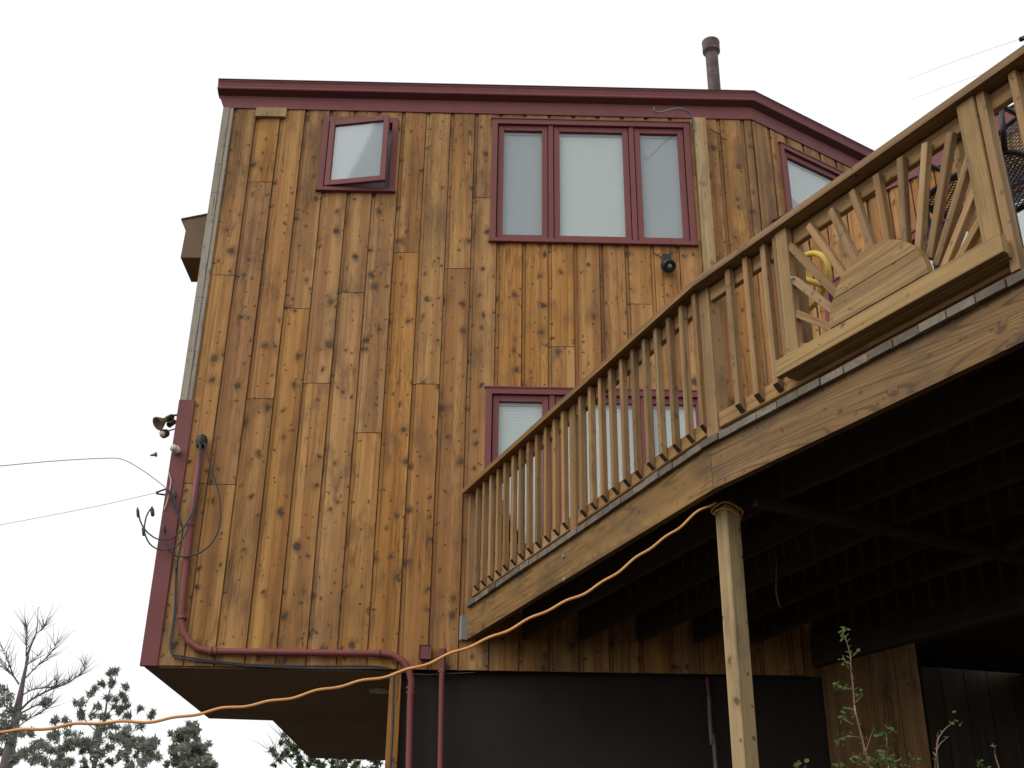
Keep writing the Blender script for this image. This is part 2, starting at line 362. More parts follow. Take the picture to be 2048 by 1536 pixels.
def siding_board(org, X, x0, x1, pieces, mat, nrm, wid):
    """org: plan origin; pieces: list of (a,b,z0,z1) in the board's own x; one mesh, outer faces towards nrm"""
    V, F = [], []
    for a, b, z0, z1 in pieces:
        if b-a < .008: continue
        if a < .031 and b > .04:
            e = .003
            poly = [(a+.001, 0), (b-.001, 0), (b-.001, -.019), (b-.004, -.022), (.034, -.022), (.031, -.019), (.031, -.009), (a+.001, -.009)]
            if b <= .045: poly = rect(a+.001, b-.001, -.009, 0)
        else: poly = rect(a+.001, b-.001, -.022, 0)
        # slight lean so no two boards lie quite in one plane
        prism([(x, y) for x, y in poly], (z0, z1), V, F)
    if not V: return None
    tilt = RND.uniform(-.0025, .0025)
    M = frame(org, X, UP)          # local x along the wall, local y = Z x X  (inward)
    V = [(x, y + (x-.11)*tilt/.11 * (1 if y < -.001 else 0), z) for x, y, z in V]
    return link("siding_board", mesh("siding_board", V, F), mat, house, M)

def clad(P, d, length, z0, z1, holes, mat, seams, off=0.0, wid=.226, ztop=None, zbot=None):
    """vertical boards on the wall through P along d; holes (x0,x1,z0,z1) in wall x; seams {column: [z]}"""
    n = Vector((d.y, -d.x, 0)); i = 0; x = off
    while x < length - .01:
        xa, xb = max(0, x), min(length, x+wid); lo, hi = xa-x, xb-x
        t1 = z1 if ztop is None else ztop((xa+xb)/2); b0 = z0 if zbot is None else zbot((xa+xb)/2)
        cuts = [b0] + sorted(s for s in seams.get(i, []) if b0 < s < t1) + [t1]
        for k in range(len(cuts)-1):
            a, b = cuts[k] + (.003 if k else 0), cuts[k+1] - (.003 if k < len(cuts)-2 else 0)
            if b <= a: continue
            rects = [(lo, hi, a, b)]
            for hx0, hx1, hz0, hz1 in holes:
                new = []
                for ra, rb, rz0, rz1 in rects:
                    if hx1 <= x+ra or hx0 >= x+rb or hz1 <= rz0 or hz0 >= rz1: new.append((ra, rb, rz0, rz1)); continue
                    if rz0 < hz0: new.append((ra, rb, rz0, hz0))
                    if rz1 > hz1: new.append((ra, rb, hz1, rz1))
                    m0, m1 = max(rz0, hz0), min(rz1, hz1)
                    if x+ra < hx0: new.append((ra, hx0-x, m0, m1))
                    if x+rb > hx1: new.append((hx1-x, rb, m0, m1))
                rects = new
            # pieces that touch stay one board, pieces apart (above / below a window) are boards of their own
            groups = []
            for r in sorted(rects, key=lambda r: r[2]):
                for gq in groups:
                    if any(abs(r[2]-q[3]) < 1e-4 or (r[2] < q[3] and r[3] > q[2]) for q in gq): gq.append(r); break
                else: groups.append([r])
            for gq in groups: siding_board(P + d*x, d, lo, hi, gq, mat, n, wid)
        x += wid; i += 1

def holes_of(w): return (w[0]+.02, w[1]-.02, w[2]+.02, w[3]-.02)
hA = [tuple((a-XL if k < 2 else a) for k, a in enumerate(holes_of(h))) for h in (winU, winL, winS)]
seamsA = {0: [5.257, 3.33], 1: [6.241, 3.328], 2: [4.084], 3: [4.939], 4: [4.235], 5: [5.108], 6: [3.797], 7: [5.524], 8: [4.246], 9: [5.371], 10: [6.122],
          13: [4.62], 16: [5.05], 18: [3.2], 20: [3.05], 21: [3.6]}
seamsA = {k+1: v for k, v in seamsA.items()}
# boards stop behind the painted trim
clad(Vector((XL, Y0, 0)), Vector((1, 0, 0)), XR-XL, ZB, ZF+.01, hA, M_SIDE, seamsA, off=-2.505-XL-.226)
LB = 2.7
bw = [on_v(1554, 290, PB, dB), on_v(1690, 357, PB, dB)]
bx0 = (bw[0]-PB).dot(dB)
winB = (bx0, bx0+1.25, on_v(1578, 437, PB, dB).z-.10, bw[0].z)
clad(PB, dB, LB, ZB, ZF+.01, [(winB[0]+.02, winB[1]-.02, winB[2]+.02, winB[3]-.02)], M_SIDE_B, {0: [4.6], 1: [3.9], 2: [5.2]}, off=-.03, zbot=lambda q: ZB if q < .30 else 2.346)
# wall C: its own sloping top
c1, c2 = on_v(1745, 398, PC, dC), on_v(1919, 319, PC, dC)
sc1, sc2 = (c1-PC).dot(dC), (c2-PC).dot(dC)
slopeC = (c2.z-c1.z)/(sc2-sc1)
def ztC(s): return c1.z + (s-sc1)*slopeC
dr0, dr1 = on_v(1669, 571, PC, dC), on_v(1925, 413, PC, dC)
jl = on_v(1655, 600, PC, dC)
LC = 5.2
doorC = ((jl-PC).dot(dC), (jl-PC).dot(dC)+2.35, 2.42, (dr0.z+dr1.z)/2)
print("C:", c1, c2, slopeC, "door", doorC, dr0, dr1, "winB", winB, "winL", winL, "winS", winS)
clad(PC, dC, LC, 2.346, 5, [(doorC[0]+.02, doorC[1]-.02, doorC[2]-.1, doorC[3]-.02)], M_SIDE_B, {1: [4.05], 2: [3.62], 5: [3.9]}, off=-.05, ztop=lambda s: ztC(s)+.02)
# sheathing behind the boards (with the window openings left open) and a dark room behind
def sheath(P, d, L, z0, z1, holes, parent=house):
    xs = sorted({0, L} | {h[0] for h in holes} | {h[1] for h in holes}); n = Vector((d.y, -d.x, 0))
    V, F = [], []
    for a, b in zip(xs[:-1], xs[1:]):
        segs = [(z0, z1)]
        for h in holes:
            if h[0] <= a+1e-6 and h[1] >= b-1e-6:
                segs = [q for s in segs for q in ((s[0], min(s[1], h[2])), (max(s[0], h[3]), s[1])) if q[1]-q[0] > 1e-4]
        for s in segs:
            bb = len(V)
            for x, z in ((a, s[0]), (b, s[0]), (b, s[1]), (a, s[1])): V.append(P + d*x - n*.012 + UP*z)
            F.append([bb, bb+1, bb+2, bb+3])
    return world_mesh("wall_sheathing", V, F, M_DARK, parent)
sheath(Vector((XL, Y0, 0)), Vector((1, 0, 0)), XR-XL, ZB, 7.3, hA)
sheath(PB, dB, LB, 2.346, 7.3, [(winB[0]+.02, winB[1]-.02, winB[2]+.02, winB[3]-.02)])
# left side wall and inner box that keeps light out
V = [(XL+.004, Y0+.01, ZB), (XL+.03, 11.0, ZB), (XL+.03, 11.0, 7.3), (XL+.004, Y0+.01, 7.3)]
world_mesh("side_wall", V, [[3, 2, 1, 0]], M_SIDE_B, house)
back = [(XL+.08, 8.84), (XL+.1, 10.9), (-1.97, 10.96), (-1.94, 13.2), (-1.2, 13.37), (5.0, 13.3), (5.0, 10.6)]
V = []
for z in (ZB+.01, 7.28): V += [(x, y, z) for x, y in back]
nb = len(back); F = [[i, i+1, nb+i+1, nb+i] for i in range(nb-1)]
world_mesh("rear_wall", V, F, M_DARK, house)
# soffit below the overhang
sof = [(XL, Y0-.001), (-2.535, 10.908), (-1.971, 10.964), (-1.936, 13.232), (-.60, 13.377), (-.60, 8.83)]
V = [(x, y, z) for z in (ZB-.012, ZB+.006) for x, y in sof]; n = len(sof)
world_mesh("soffit_panel", V, [list(range(n))[::-1], list(range(n, 2*n))] + [[i, (i+1) % n, n+(i+1) % n, n+i] for i in range(n)], M_SOFFIT, house)
pl_ = on_z(762, 1380, ZB-.013)
lathe("soffit_light", pl_, (0, 0, -1), [(0, .095), (.012, .095), (.016, .08), (.016, .001)], M_PALE, house, 24)

# eaves: frieze, soffit, gutter, roof edge following the bend
def eave(path, ends, prof, name, mat, parent=house, close=True):
    """path: plan points; prof: (outward offset, z) polygon; mitred at the bends"""
    P = [Vector((p[0], p[1])) for p in path]; V, F = [], []; k = len(prof); N = len(P)
    for i, p in enumerate(P):
        ns = []
        for a, b in ((i-1, i), (i, i+1)):
            if 0 <= a and b < N: d = (P[b]-P[a]).normalized(); ns.append(Vector((d.y, -d.x)))
        nn = ns[0] if len(ns) == 1 else (ns[0]+ns[1])/(1+ns[0].dot(ns[1]))
        for o_, z in prof: q = p + nn*o_; V.append((q.x, q.y, z))
    for i in range(N-1):
        for j in range(k if close else k-1):
            a, b = i*k+j, i*k+(j+1) % k; F.append([a, a+k, b+k, b])
    if close: F.append([j for j in range(k)]); F.append([(N-1)*k+j for j in range(k)][::-1])
    return world_mesh(name, V, F, mat, parent)
PBe = PB + dB*LB
path = [(XL-.02, Y0), (XR, Y0), (PBe.x, PBe.y)]
ztop = on_y(970, 172, Y0-.105).z; zbead = on_y(970, 188.5, Y0-.105).z; zfrt = on_y(970, 204, Y0-.03).z
eave(path, None, [(.0, ZF-.012), (.034, ZF-.012), (.034, zfrt+.004), (0, zfrt+.004)], "frieze_board", M_RED)
path2 = [(XL-.085, Y0), (XR, Y0), (PBe.x, PBe.y)]
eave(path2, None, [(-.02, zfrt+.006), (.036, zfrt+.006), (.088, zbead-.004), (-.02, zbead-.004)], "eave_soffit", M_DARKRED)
gp = [(-.02, zbead-.002), (.088, zbead-.002), (.100, zbead), (.106, zbead+.010), (.098, zbead+.020), (.096, zbead+.035), (.104, ztop-.024), (.112, ztop-.010), (.112, ztop), (-.02, ztop)]
eave(path2, None, gp, "gutter", M_RED)
eave(path2, None, [(-.05, ztop+.002), (.118, ztop+.002), (.118, ztop+.010), (-.05, ztop+.03)], "roof_edge", M_ROOF)
V = [(XL-.085, Y0-.05, ztop+.012), (XR+.0, Y0-.05, ztop+.012), (PBe.x, PBe.y-.05, ztop+.012), (5.0, 13.3, ztop+.3), (-1.9, 13.3, ztop+.25), (-2.6, 10.9, ztop+.12)]
world_mesh("roof", V, [list(range(6))], M_ROOF, house)
# return board of the eave at the left end
V, F = [], []; prism([(XL-.085, zbead-.003), (XL-.0205, ZF-.012), (XL-.0205, zbead-.003)], (0, .034), V, F)
V = [(x, Y0-z, y) for x, y, z in V]
world_mesh("eave_end_board", V, F, M_RED, house)

# C wing: fascia with sloping bottom edge and low roof
sA, sE = -.02, LC
fh = .20
V = []
for s in (sA, sE):
    for o_, zz in ((.0, 0), (.04, 0), (.04, fh), (0, fh)): q = PC + dC*s + nC*o_; V.append((q.x, q.y, ztC(s)+zz))
world_mesh("fascia_board", V, [[0, 3, 2, 1], [4, 5, 6, 7]] + [[i, (i+1) % 4, 4+(i+1) % 4, 4+i] for i in range(4)], M_RED, house)
V = []
for s in (sA, sE):
    for o_, zz in ((.052, fh+.002), (.052, fh+.014), (-2.5, fh+.10), (-2.5, fh+.08)): q = PC + dC*s + nC*o_; V.append((q.x, q.y, ztC(s)+zz))
world_mesh("roof", V, [[0, 3, 2, 1], [4, 5, 6, 7]] + [[i, (i+1) % 4, 4+(i+1) % 4, 4+i] for i in range(4)], M_ROOF, house)
V = [PC+dC*sA-nC*.015+UP*2.35, PC+dC*(doorC[0]+.02)-nC*.015+UP*2.35, PC+dC*(doorC[0]+.02)-nC*.015+UP*6.0, PC+dC*sA-nC*.015+UP*5.4,
     PC+dC*(doorC[1]-.02)-nC*.015+UP*2.35, PC+dC*LC-nC*.015+UP*2.35, PC+dC*LC-nC*.015+UP*5.6, PC+dC*(doorC[1]-.02)-nC*.015+UP*5.6,
     PC+dC*(doorC[0]+.02)-nC*.015+UP*(doorC[3]-.02), PC+dC*(doorC[1]-.02)-nC*.015+UP*(doorC[3]-.02), PC+dC*(doorC[0]+.02)-nC*.015+UP*5.6,
     PC+dC*(doorC[0]+.02)-nC*.015+UP*2.35, PC+dC*(doorC[1]-.02)-nC*.015+UP*2.35]
V = [Vector((v.x, v.y, min(v.z, ztC((Vector((v.x, v.y, 0))-PC).dot(dC))+.2))) for v in V]
world_mesh("wall_sheathing", V, [[0, 1, 2, 3], [4, 5, 6, 7], [8, 9, 7, 2], [1, 4, 12, 11]], M_DARK, house)

# vertical trim of the front wall
def strip(name, x0, x1, z0, z1, prot, mat, y=Y0, c=.003):
    return box(name, (0, y, 0), (1, 0, 0), (0, 0, 1), (x0, x1), (-prot, .0), (z0, z1), mat, house, c)
strip("corner_board", -2.592, -2.462, ZB-.008, 4.05, .045, M_RED)
for a, b in ((4.053, 4.50), (4.503, 5.02), (5.023, 6.1), (6.103, ZF-.013)):
    strip("corner_board", -2.588, -2.528, a, b, .040, M_GREY)
    strip("corner_board", -2.526, -2.492, a, b, .032, M_GREY)
t0 = on_y(1388, 236, Y0-.09); t1 = on_y(1412, 236, Y0-.09)
strip("wall_post", t0.x, t0.x+.105, 2.6, t0.z, .10, M_TRIMW, c=.004)
b0, b1 = on_y(513, 220, Y0-.03), on_y(572, 236, Y0-.03)
strip("small_block", b0.x, b1.x, b1.z, ZF-.014, .055, M_TRIMW)

# ---------------------------------------------------------------- windows
def window(P, d, w_, lights, shades, cas=.052, name="window"):
    """P,d: wall line; w_ = (x0,x1,z0,z1) in wall x; lights: fractions; shades: material or None per light"""
    n = Vector((d.y, -d.x, 0)); x0, x1, z0, z1 = w_
    W = thing(name, P + d*((x0+x1)/2) + UP*z0, parent=house)
    def bar(nm, xa, xb, za, zb, y0, y1, mat=M_RED, c=.003, par=W):
        return box(nm, P, d, UP, (xa, xb), (-y1, -y0), (za, zb), mat, par, c)
    V, F = [], []
    for xa, xb, za, zb in ((x0, x0+cas, z0+.035, z1), (x1-cas, x1, z0+.035, z1)): prism(rect(xa, xb, -.045, .06, .003), (za, zb-cas), V, F)
    prism(rect(x0, x1, -.045, .06, .003), (z1-cas, z1), V, F)
    prism(rect(x0-.012, x1+.012, -.052, -.0225, .003), (z1, z1+.012), V, F)
    prism(rect(x0-.01, x1+.01, -.062, .06, .003), (z0, z0+.035), V, F)
    link("casing", mesh("casing", V, F), M_RED, W, frame(P, d, UP))
    ix0, ix1, iz0, iz1 = x0+cas, x1-cas, z0+.035, z1-cas
    mul = .045; tot = sum(lights); avail = ix1-ix0-mul*(len(lights)-1); x = ix0
    for k, f in enumerate(lights):
        lw = avail*f/tot; g_ = .006; sw = .052
        a, b, c_, e = x+g_, x+lw-g_, iz0+g_, iz1-g_
        V, F = [], []
        prism(rect(a, a+sw, -.018, .02, .003), (c_, e), V, F); prism(rect(b-sw, b, -.018, .02, .003), (c_, e), V, F)
        prism(rect(a+sw, b-sw, -.018, .02, .003), (c_, c_+sw), V, F); prism(rect(a+sw, b-sw, -.018, .02, .003), (e-sw, e), V, F)
        link("sash", mesh("sash", V, F), M_RED, W, frame(P, d, UP))
        bar("pane", a+sw-.002, b-sw+.002, c_+sw-.002, e-sw+.002, -.006, -.002, M_GLASS, 0)
        sh = shades[k]
        if sh:
            if not isinstance(sh, list): sh = [(0, 0, 1, 0, 1, 1, 0, 1, sh)]
            for s_ in sh:
                pts = s_[:-1]; V = []; m_ = len(pts)//2
                for u, v in zip(pts[0::2], pts[1::2]): V.append((a+sw-.002 + u*(b-a-2*sw+.004), .022, c_+sw-.002 + v*(e-c_-2*sw+.004)))
                link("window_shade", mesh("window_shade", V + [(p[0], p[1]+.006, p[2]) for p in V], [list(range(m_))[::-1], list(range(m_, 2*m_))] + [[i_, (i_+1) % m_, m_+(i_+1) % m_, m_+i_] for i_ in range(m_)]), s_[-1], W, frame(P, d, UP))
            bar("shade_rail", a+sw-.002, b-sw+.002, e-sw-.03, e-sw+.002, -.030, -.016, M_SHADE_DIM, 0)
        x += lw
        if k < len(lights)-1: bar("mullion", x, x+mul, iz0, iz1, -.04, .030); x += mul
    # dark room right behind the opening
    V = [(ix0-.05, .50, iz0-.05), (ix1+.05, .50, iz0-.05), (ix1+.05, .50, iz1+.05), (ix0-.05, .50, iz1+.05), (ix0-.05, .07, iz0-.05), (ix1+.05, .07, iz0-.05), (ix1+.05, .07, iz1+.05), (ix0-.05, .07, iz1+.05)]
    link("dark_room", mesh("dark_room", V, [[0, 1, 2, 3], [0, 1, 5, 4], [1, 2, 6, 5], [2, 3, 7, 6], [3, 0, 4, 7]]), M_DARK, W, frame(P, d, UP))
    return W
XA = Vector((1, 0, 0)); OA = Vector((0, Y0, 0))
W = window(OA, XA, winU, (1, 1.5, 1), (M_SHADE_DIM, M_SHADE, M_SHADE_DIM)); W['label'] = "triple window on the upper floor with pale shades"
low = [(0, .38, .62, .0, 1, 1, 0, 1, M_SHADE), (.62, 0, 1, 0, 1, .5, 1, 1, M_SHADE)]  # pale field cut on a slant at the lower left
W = window(OA, XA, winL, (1, 1.5, 1), (low, M_SHADE, M_SHADE)); W['label'] = "triple window on the lower floor behind the deck railing"
W = window(PB, dB, winB, (1,), ([(0, .44, .62, .0, 1, 0, 1, 1.02, 0, 1.02, M_SHADE_W), (0, 0, .62, 0, 0, .44, M_SHADE_DIM)],), cas=.045); W['label'] = "window on the angled wall, white with a grey lower corner"  # white behind the glass, grey below a slanting edge

# small open casement, hinged on its left side
x0, x1, z0, z1 = winS
W = thing("window", (x0, Y0, z0), parent=house); W['label'] = "small casement window standing ajar under the eave"
V, F = [], []; cas = .055
for xa, xb in ((x0, x0+cas), (x1-cas, x1)): prism(rect(xa, xb, -.045, .06, .003), (z0+.035, z1-cas), V, F)
prism(rect(x0, x1, -.045, .06, .003), (z1-cas, z1), V, F); prism(rect(x0-.01, x1+.01, -.062, .06, .003), (z0, z0+.035), V, F)
link("casing", mesh("casing", V, F), M_RED, W, frame(OA, XA, UP))
ang = math.radians(-11); dS = Vector((math.cos(ang), math.sin(ang), 0)); H = Vector((x0+cas+.012, Y0-.040, 0))
lw = x1-x0-2*cas-.02; c_, e = z0+.05, z1-cas-.008; sw = .05
V, F = [], []
prism(rect(0, sw, -.018, .02, .003), (c_, e), V, F); prism(rect(lw-sw, lw, -.018, .02, .003), (c_, e), V, F)
prism(rect(sw, lw-sw, -.018, .02, .003), (c_, c_+sw), V, F); prism(rect(sw, lw-sw, -.018, .02, .003), (e-sw, e), V, F)
link("sash", mesh("sash", V, F), M_RED, W, frame(H, dS, UP))
box("pane", H, dS, UP, (sw-.002, lw-sw+.002), (0, .004), (c_+sw-.002, e-sw+.002), M_GLASS, W)
box("window_shade", OA, XA, UP, (x0+cas, x1-cas), (.05, .056), (z0+.04, z1-cas), M_SHADE_DIM, W)
box("insect_screen", H, dS, UP, (sw-.002, lw-sw+.002), (.012, .014), (c_+sw-.002, e-sw+.002), M_SHADE_DIM, W)
tube("window_stay", [H+dS*(lw*.92)+UP*(c_+.01)+Vector((0, .01, 0)), Vector((x1-cas-.02, Y0+.02, z0+.05))], .006, M_GALV, W, 6)

# sliding door of the wing
D = thing("sliding_door", PC+dC*doorC[0]+UP*doorC[2], parent=house); D['label'] = "red framed glass door of the wing behind the sunburst panel"
x0, x1, z0, z1 = doorC; V, F = [], []; cas = .06
for xa, xb in ((x0, x0+cas), (x1-cas, x1)): prism(rect(xa, xb, -.05, .05, .003), (z0, z1-cas), V, F)
prism(rect(x0, x1, -.05, .05, .003), (z1-cas, z1), V, F); prism(rect(x0-.01, x1+.01, -.06, -.0225, .002), (z1, z1+.015), V, F)
link("casing", mesh("casing", V, F), M_RED, D, frame(PC, dC, UP))
mid = x0+cas+.62
for a, b in ((x0+cas, mid), (mid+.001, x1-cas)):
    V, F = [], []; sw = .07
    prism(rect(a, a+sw, 0, .035, .003), (z0, z1-cas), V, F); prism(rect(b-sw, b, 0, .035, .003), (z0, z1-cas), V, F)
    prism(rect(a+sw, b-sw, 0, .035, .003), (z1-cas-sw, z1-cas), V, F); prism(rect(a+sw, b-sw, 0, .035, .003), (z0, z0+sw), V, F)
    link("sash", mesh("sash", V, F), M_RED, D, frame(PC, dC, UP))
    box("pane", PC, dC, UP, (a+sw, b-sw), (.016, .02), (z0+sw, z1-cas-sw), M_GLASS, D)
sh_z = on_v(1945, 452, PC, dC).z; sh_s = (on_v(1828, 560, PC, dC)-PC).dot(dC)
box("window_shade", PC, dC, UP, (max(mid+.07, sh_s), x1-cas-.07), (.023, .028), (z0+.07, sh_z), M_SHADE_W, D)  # white field behind the lower part of the glass
V = [(x0, .5, z0-.1), (x1, .5, z0-.1), (x1, .5, z1), (x0, .5, z1), (x0, .06, z0-.1), (x1, .06, z0-.1), (x1, .06, z1), (x0, .06, z1)]
link("dark_room", mesh("dark_room", V, [[0, 1, 2, 3], [0, 1, 5, 4], [1, 2, 6, 5], [2, 3, 7, 6], [3, 0, 4, 7]]), M_DARK, D, frame(PC, dC, UP))

# flue pipe on the roof
fb = on_y(1433, 215, 9.7); ft = on_y(1424, 88, 9.7); H_ = ft.z-ztop
V, F = [], []; FX = (fb.x+ft.x)/2-.01
lathe_vf((FX, 9.7, ztop-.1), (0, 0, 1), [(0, .066), (H_-.05, .066), (H_-.02, .085), (H_-.015, .092), (H_+.085, .092), (H_+.105, .096), (H_+.125, .092), (H_+.135, .07), (H_+.11, .06)], V, F, 24)
world_mesh("flue_pipe", V, F, M_FLUE, house, smooth=False)

# foundation and the walls below the deck
box("foundation_wall", (0, 8.86, 0), XA, UP, (-.70, 2.62), (0, .3), (GZ-.3, ZB-.014), M_STUCCO, house)
strip("sill_shadow_strip", -.70, 2.5, ZB-.013, ZB-.001, .004, M_DARK, y=8.84)  # dark strip drawn in for the shadow line above the foundation
strip("corner_board", -.745, -.672, GZ, ZB-.016, .0, M_SIDE_B, y=8.82) if False else box("corner_board", (0, 8.84, 0), XA, UP, (-.748, -.662), (-.03, .2), (GZ, ZB-.014), M_SIDE_B, house, .003)
pe = on_v(1852, 1400, PC, dC); sEnd = (pe-PC).dot(dC)
PL = PC + dC*.05 + nC*.03
def lower_boards(P, d, L, z0, z1, mt=None):
    x = 0
    while x < L-.02:
        wd = min(.24, L-x); V, F = [], []; prism(rect(.002, wd-.002, -.022, 0, .003), (z0, z1), V, F)
        link("siding_board", mesh("siding_board", V, F), mt or M_LOWER, house, frame(P+d*x, d, UP)); x += wd
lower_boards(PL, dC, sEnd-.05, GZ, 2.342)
V = [PL-nC*.02+UP*GZ, PL+dC*(sEnd-.05)-nC*.02+UP*GZ, PL+dC*(sEnd-.05)-nC*.02+UP*2.3, PL-nC*.02+UP*2.3]
world_mesh("wall_sheathing", V, [[0, 1, 2, 3]], M_DARK, house)
PE = PL + dC*(sEnd-.03) + Vector((-.35, 2.1, 0)); dE = Vector((.97, .24, 0)).normalized()
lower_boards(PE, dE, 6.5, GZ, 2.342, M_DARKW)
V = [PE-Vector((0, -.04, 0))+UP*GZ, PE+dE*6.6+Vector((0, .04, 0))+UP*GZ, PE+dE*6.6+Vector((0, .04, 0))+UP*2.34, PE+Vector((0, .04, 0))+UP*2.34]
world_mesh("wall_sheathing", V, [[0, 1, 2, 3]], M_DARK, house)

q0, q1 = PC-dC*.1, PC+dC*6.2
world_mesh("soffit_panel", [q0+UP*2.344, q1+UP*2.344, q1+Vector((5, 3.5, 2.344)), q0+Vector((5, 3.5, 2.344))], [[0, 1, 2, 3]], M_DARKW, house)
# box on the left side wall
bp = lambda x, y, Y: on_y(x, y, Y)
Yb = 9.5
pts = [bp(364, 440, Yb), bp(420, 429, Yb), bp(404, 515, Yb), bp(361, 515, Yb), bp(371, 462, Yb)]
deep = .45
V = [p for p in pts] + [Vector((p.x, p.y+deep, p.z)) for p in pts]
hood = thing("side_vent_box", bp(371, 515, Yb), "brown boxed vent hood jutting from the left side wall", "vent box")
world_mesh("hood_body", V, [[0, 4, 3, 2, 1], [5, 6, 7, 8, 9], [0, 1, 6, 5], [1, 2, 7, 6], [2, 3, 8, 7], [3, 4, 9, 8], [4, 0, 5, 9]], M_GRIND, hood)
q = [bp(362, 439, Yb-.01), bp(423, 427, Yb-.01)]
V = [q[0], q[1], q[1]+UP*.014, q[0]+UP*.014]; V += [v+Vector((0, deep+.03, 0)) for v in V]
world_mesh("hood_top", V, [[0, 3, 2, 1], [4, 5, 6, 7], [0, 1, 5, 4], [1, 2, 6, 5], [2, 3, 7, 6], [3, 0, 4, 7]], M_ROOF, hood)

# ------------------------------------------------------------------ the deck
deck = thing("deck", (1.2, 5.6, GZ), "raised timber deck with baluster railing and sunburst panel on a post", "deck")
R0 = Vector((-.205, 8.80, 0)); R1 = Vector((1.10, 5.52, 0)); a2 = math.radians(28.9)
d2 = Vector((math.sin(a2), -math.cos(a2), 0)); n2 = Vector((-math.cos(a2), -math.sin(a2), 0))
d1 = (R1-R0).normalized(); n1 = Vector((d1.y, -d1.x, 0)); L1 = (R1-R0).length; L2 = 6.2  # deck lengthened unseen past the camera to shade the wall below
ZT = 2.383; ZU = ZT-.038; ZR = ZU-.232
def p1(s, n, z): return R0 + d1*s + n1*n + UP*z
def p2(s, n, z): return R1 + d2*s + n2*n + UP*z
def px1(x, y, n=0.0): q = on_v(x, y, R0+n1*n, d1); return (q-R0-n1*n).dot(d1), q.z
def px2(x, y, n=0.0): q = on_v(x, y, R1+n2*n, d2); return (q-R1-n2*n).dot(d2), q.z
# rim joists (outer face at n=0), mitred at the bend
mit = (n1+n2)/(1+n1.dot(n2))
def rimplan(P, d, n, s0, s1, mitre_at):
    a = P+d*s0; b = P+d*s1
    ai, bi = a-n*.040, b-n*.040
    if mitre_at == 1: bi = R1-mit*.040
    if mitre_at == 0: ai = R1-mit*.040
    return [a, b, bi, ai]
for (P, d, n, s0, s1, m_) in ((R0, d1, n1, .0, L1-.002, 1), (R1, d2, n2, .002, L2, 0)):
    pl = rimplan(P, d, n, s0, s1, m_)
    V = [Vector((p.x, p.y, ZR)) for p in pl] + [Vector((p.x, p.y, ZU-.001)) for p in pl]
    world_mesh("rim_joist", V, [[3, 2, 1, 0], [4, 5, 6, 7]] + [[i, (i+1) % 4, 4+(i+1) % 4, 4+i] for i in range(4)], M_BEAM, deck, frame(P+UP*ZR, UP, d))
# hanger at the wall end, bolts
box("joist_hanger", R0+d1*.01, d1, UP, (0, .045), (-.044, .006), (ZR-.0, ZU-.05), M_GALV, deck)
for x, y in ((1128, 1113), (1130, 1159)):
    s, z = px1(x, y); lathe("bolt", p1(s, 0, z), n1, [(0, .013), (.008, .013), (.012, .008)], M_GALV, deck, 8)
# deck boards: all run across, perpendicular to the near edge
pitch = .146
def wall_hit(P):                  # from P going inward (-n2) to the house
    dv = -n2; best = 9
    if dv.y > 1e-6: t = (Y0-.03-P.y)/dv.y; best = min(best, t)
    nn = nC; t = ((PC+nC*.03-P).dot(nn))/dv.dot(nn)
    if t > 0: best = min(best, t)
    return best
def edge_pt(u):
    if u >= 0: return R1 + d2*u
    t = u/(d1.dot(d2)); return R1 + d1*t
u = -L1*d1.dot(d2)+.004
k = 0
off = (.682-math.floor(.682/pitch)*pitch)
u0 = -pitch*math.floor((L1*d1.dot(d2))/pitch)+off-pitch
u = u0
while u < L2-.12:
    a, b = u+.003, u+pitch-.003
    u += pitch
    a = max(a, -L1*d1.dot(d2)+.006)
    if b-a < .03: continue
    A, B = edge_pt(a), edge_pt(b)
    ov = .028+RND.uniform(-.004, .005)
    A2, B2 = A+n2*ov, B+n2*ov
    ha, hb = wall_hit(A), wall_hit(B)
    C2, D2 = B-n2*max(.02, hb), A-n2*max(.02, ha)
    if ha < .05 and hb < .05: continue
    dz = RND.uniform(-.002, .001)
    pl = [A2, B2, C2, D2]
    if pl[0].y > Y0-.03: pl[0].y = Y0-.03
    V = [Vector((p.x, p.y, ZU+dz*0)) for p in pl] + [Vector((p.x, p.y, ZT+dz)) for p in pl]
    world_mesh("deck_board", V, [[0, 1, 2, 3], [7, 6, 5, 4]] + [[i, 4+i, 4+(i+1) % 4, (i+1) % 4] for i in range(4)], M_DECK, deck, frame(A+UP*ZT, d2, -n2))
# joists under the deck, parallel to the edges, and the doubled beam from the post to the wall
dm = Vector((.90, .43, 0)).normalized()
bt = wall_hit(R1)
for k in range(1, 7):
    o_ = .40*k
    # near bay
    s_start = .03
    a = R1 - n2*o_; dd = d2
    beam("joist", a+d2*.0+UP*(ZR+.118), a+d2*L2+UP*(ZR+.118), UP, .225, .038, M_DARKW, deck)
for k in range(1, 6):
    o_ = .40*k; a = R1 - n1*o_
    t_end = (Y0-.05-a.y)/(-d1.y)
    if t_end > .2: beam("joist", a+UP*(ZR+.118), a-d1*t_end+UP*(ZR+.118), UP, .225, .038, M_DARKW, deck)
bs = R1 - mit*.05
bs = bs - n2*.22
beam("support_beam", bs+UP*(ZR-.012), bs-n2*(bt-.35)+Vector((0, -.1, 0))+UP*(ZR-.012), UP, .06, .04, M_DARKW, deck)
lz = 2.0
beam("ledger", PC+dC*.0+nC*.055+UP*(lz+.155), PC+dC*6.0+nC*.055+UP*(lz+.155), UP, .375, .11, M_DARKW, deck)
# the support post
pc = on_z(1466, 1004, ZR); pc = Vector((pc.x, pc.y, 0)) - n2*.065 + Vector((-.072, .055, 0))
beam("support_post", pc+UP*(GZ-.1), pc+UP*(ZR-.002), d2, .092, .092, M_POST, deck, c=.005)

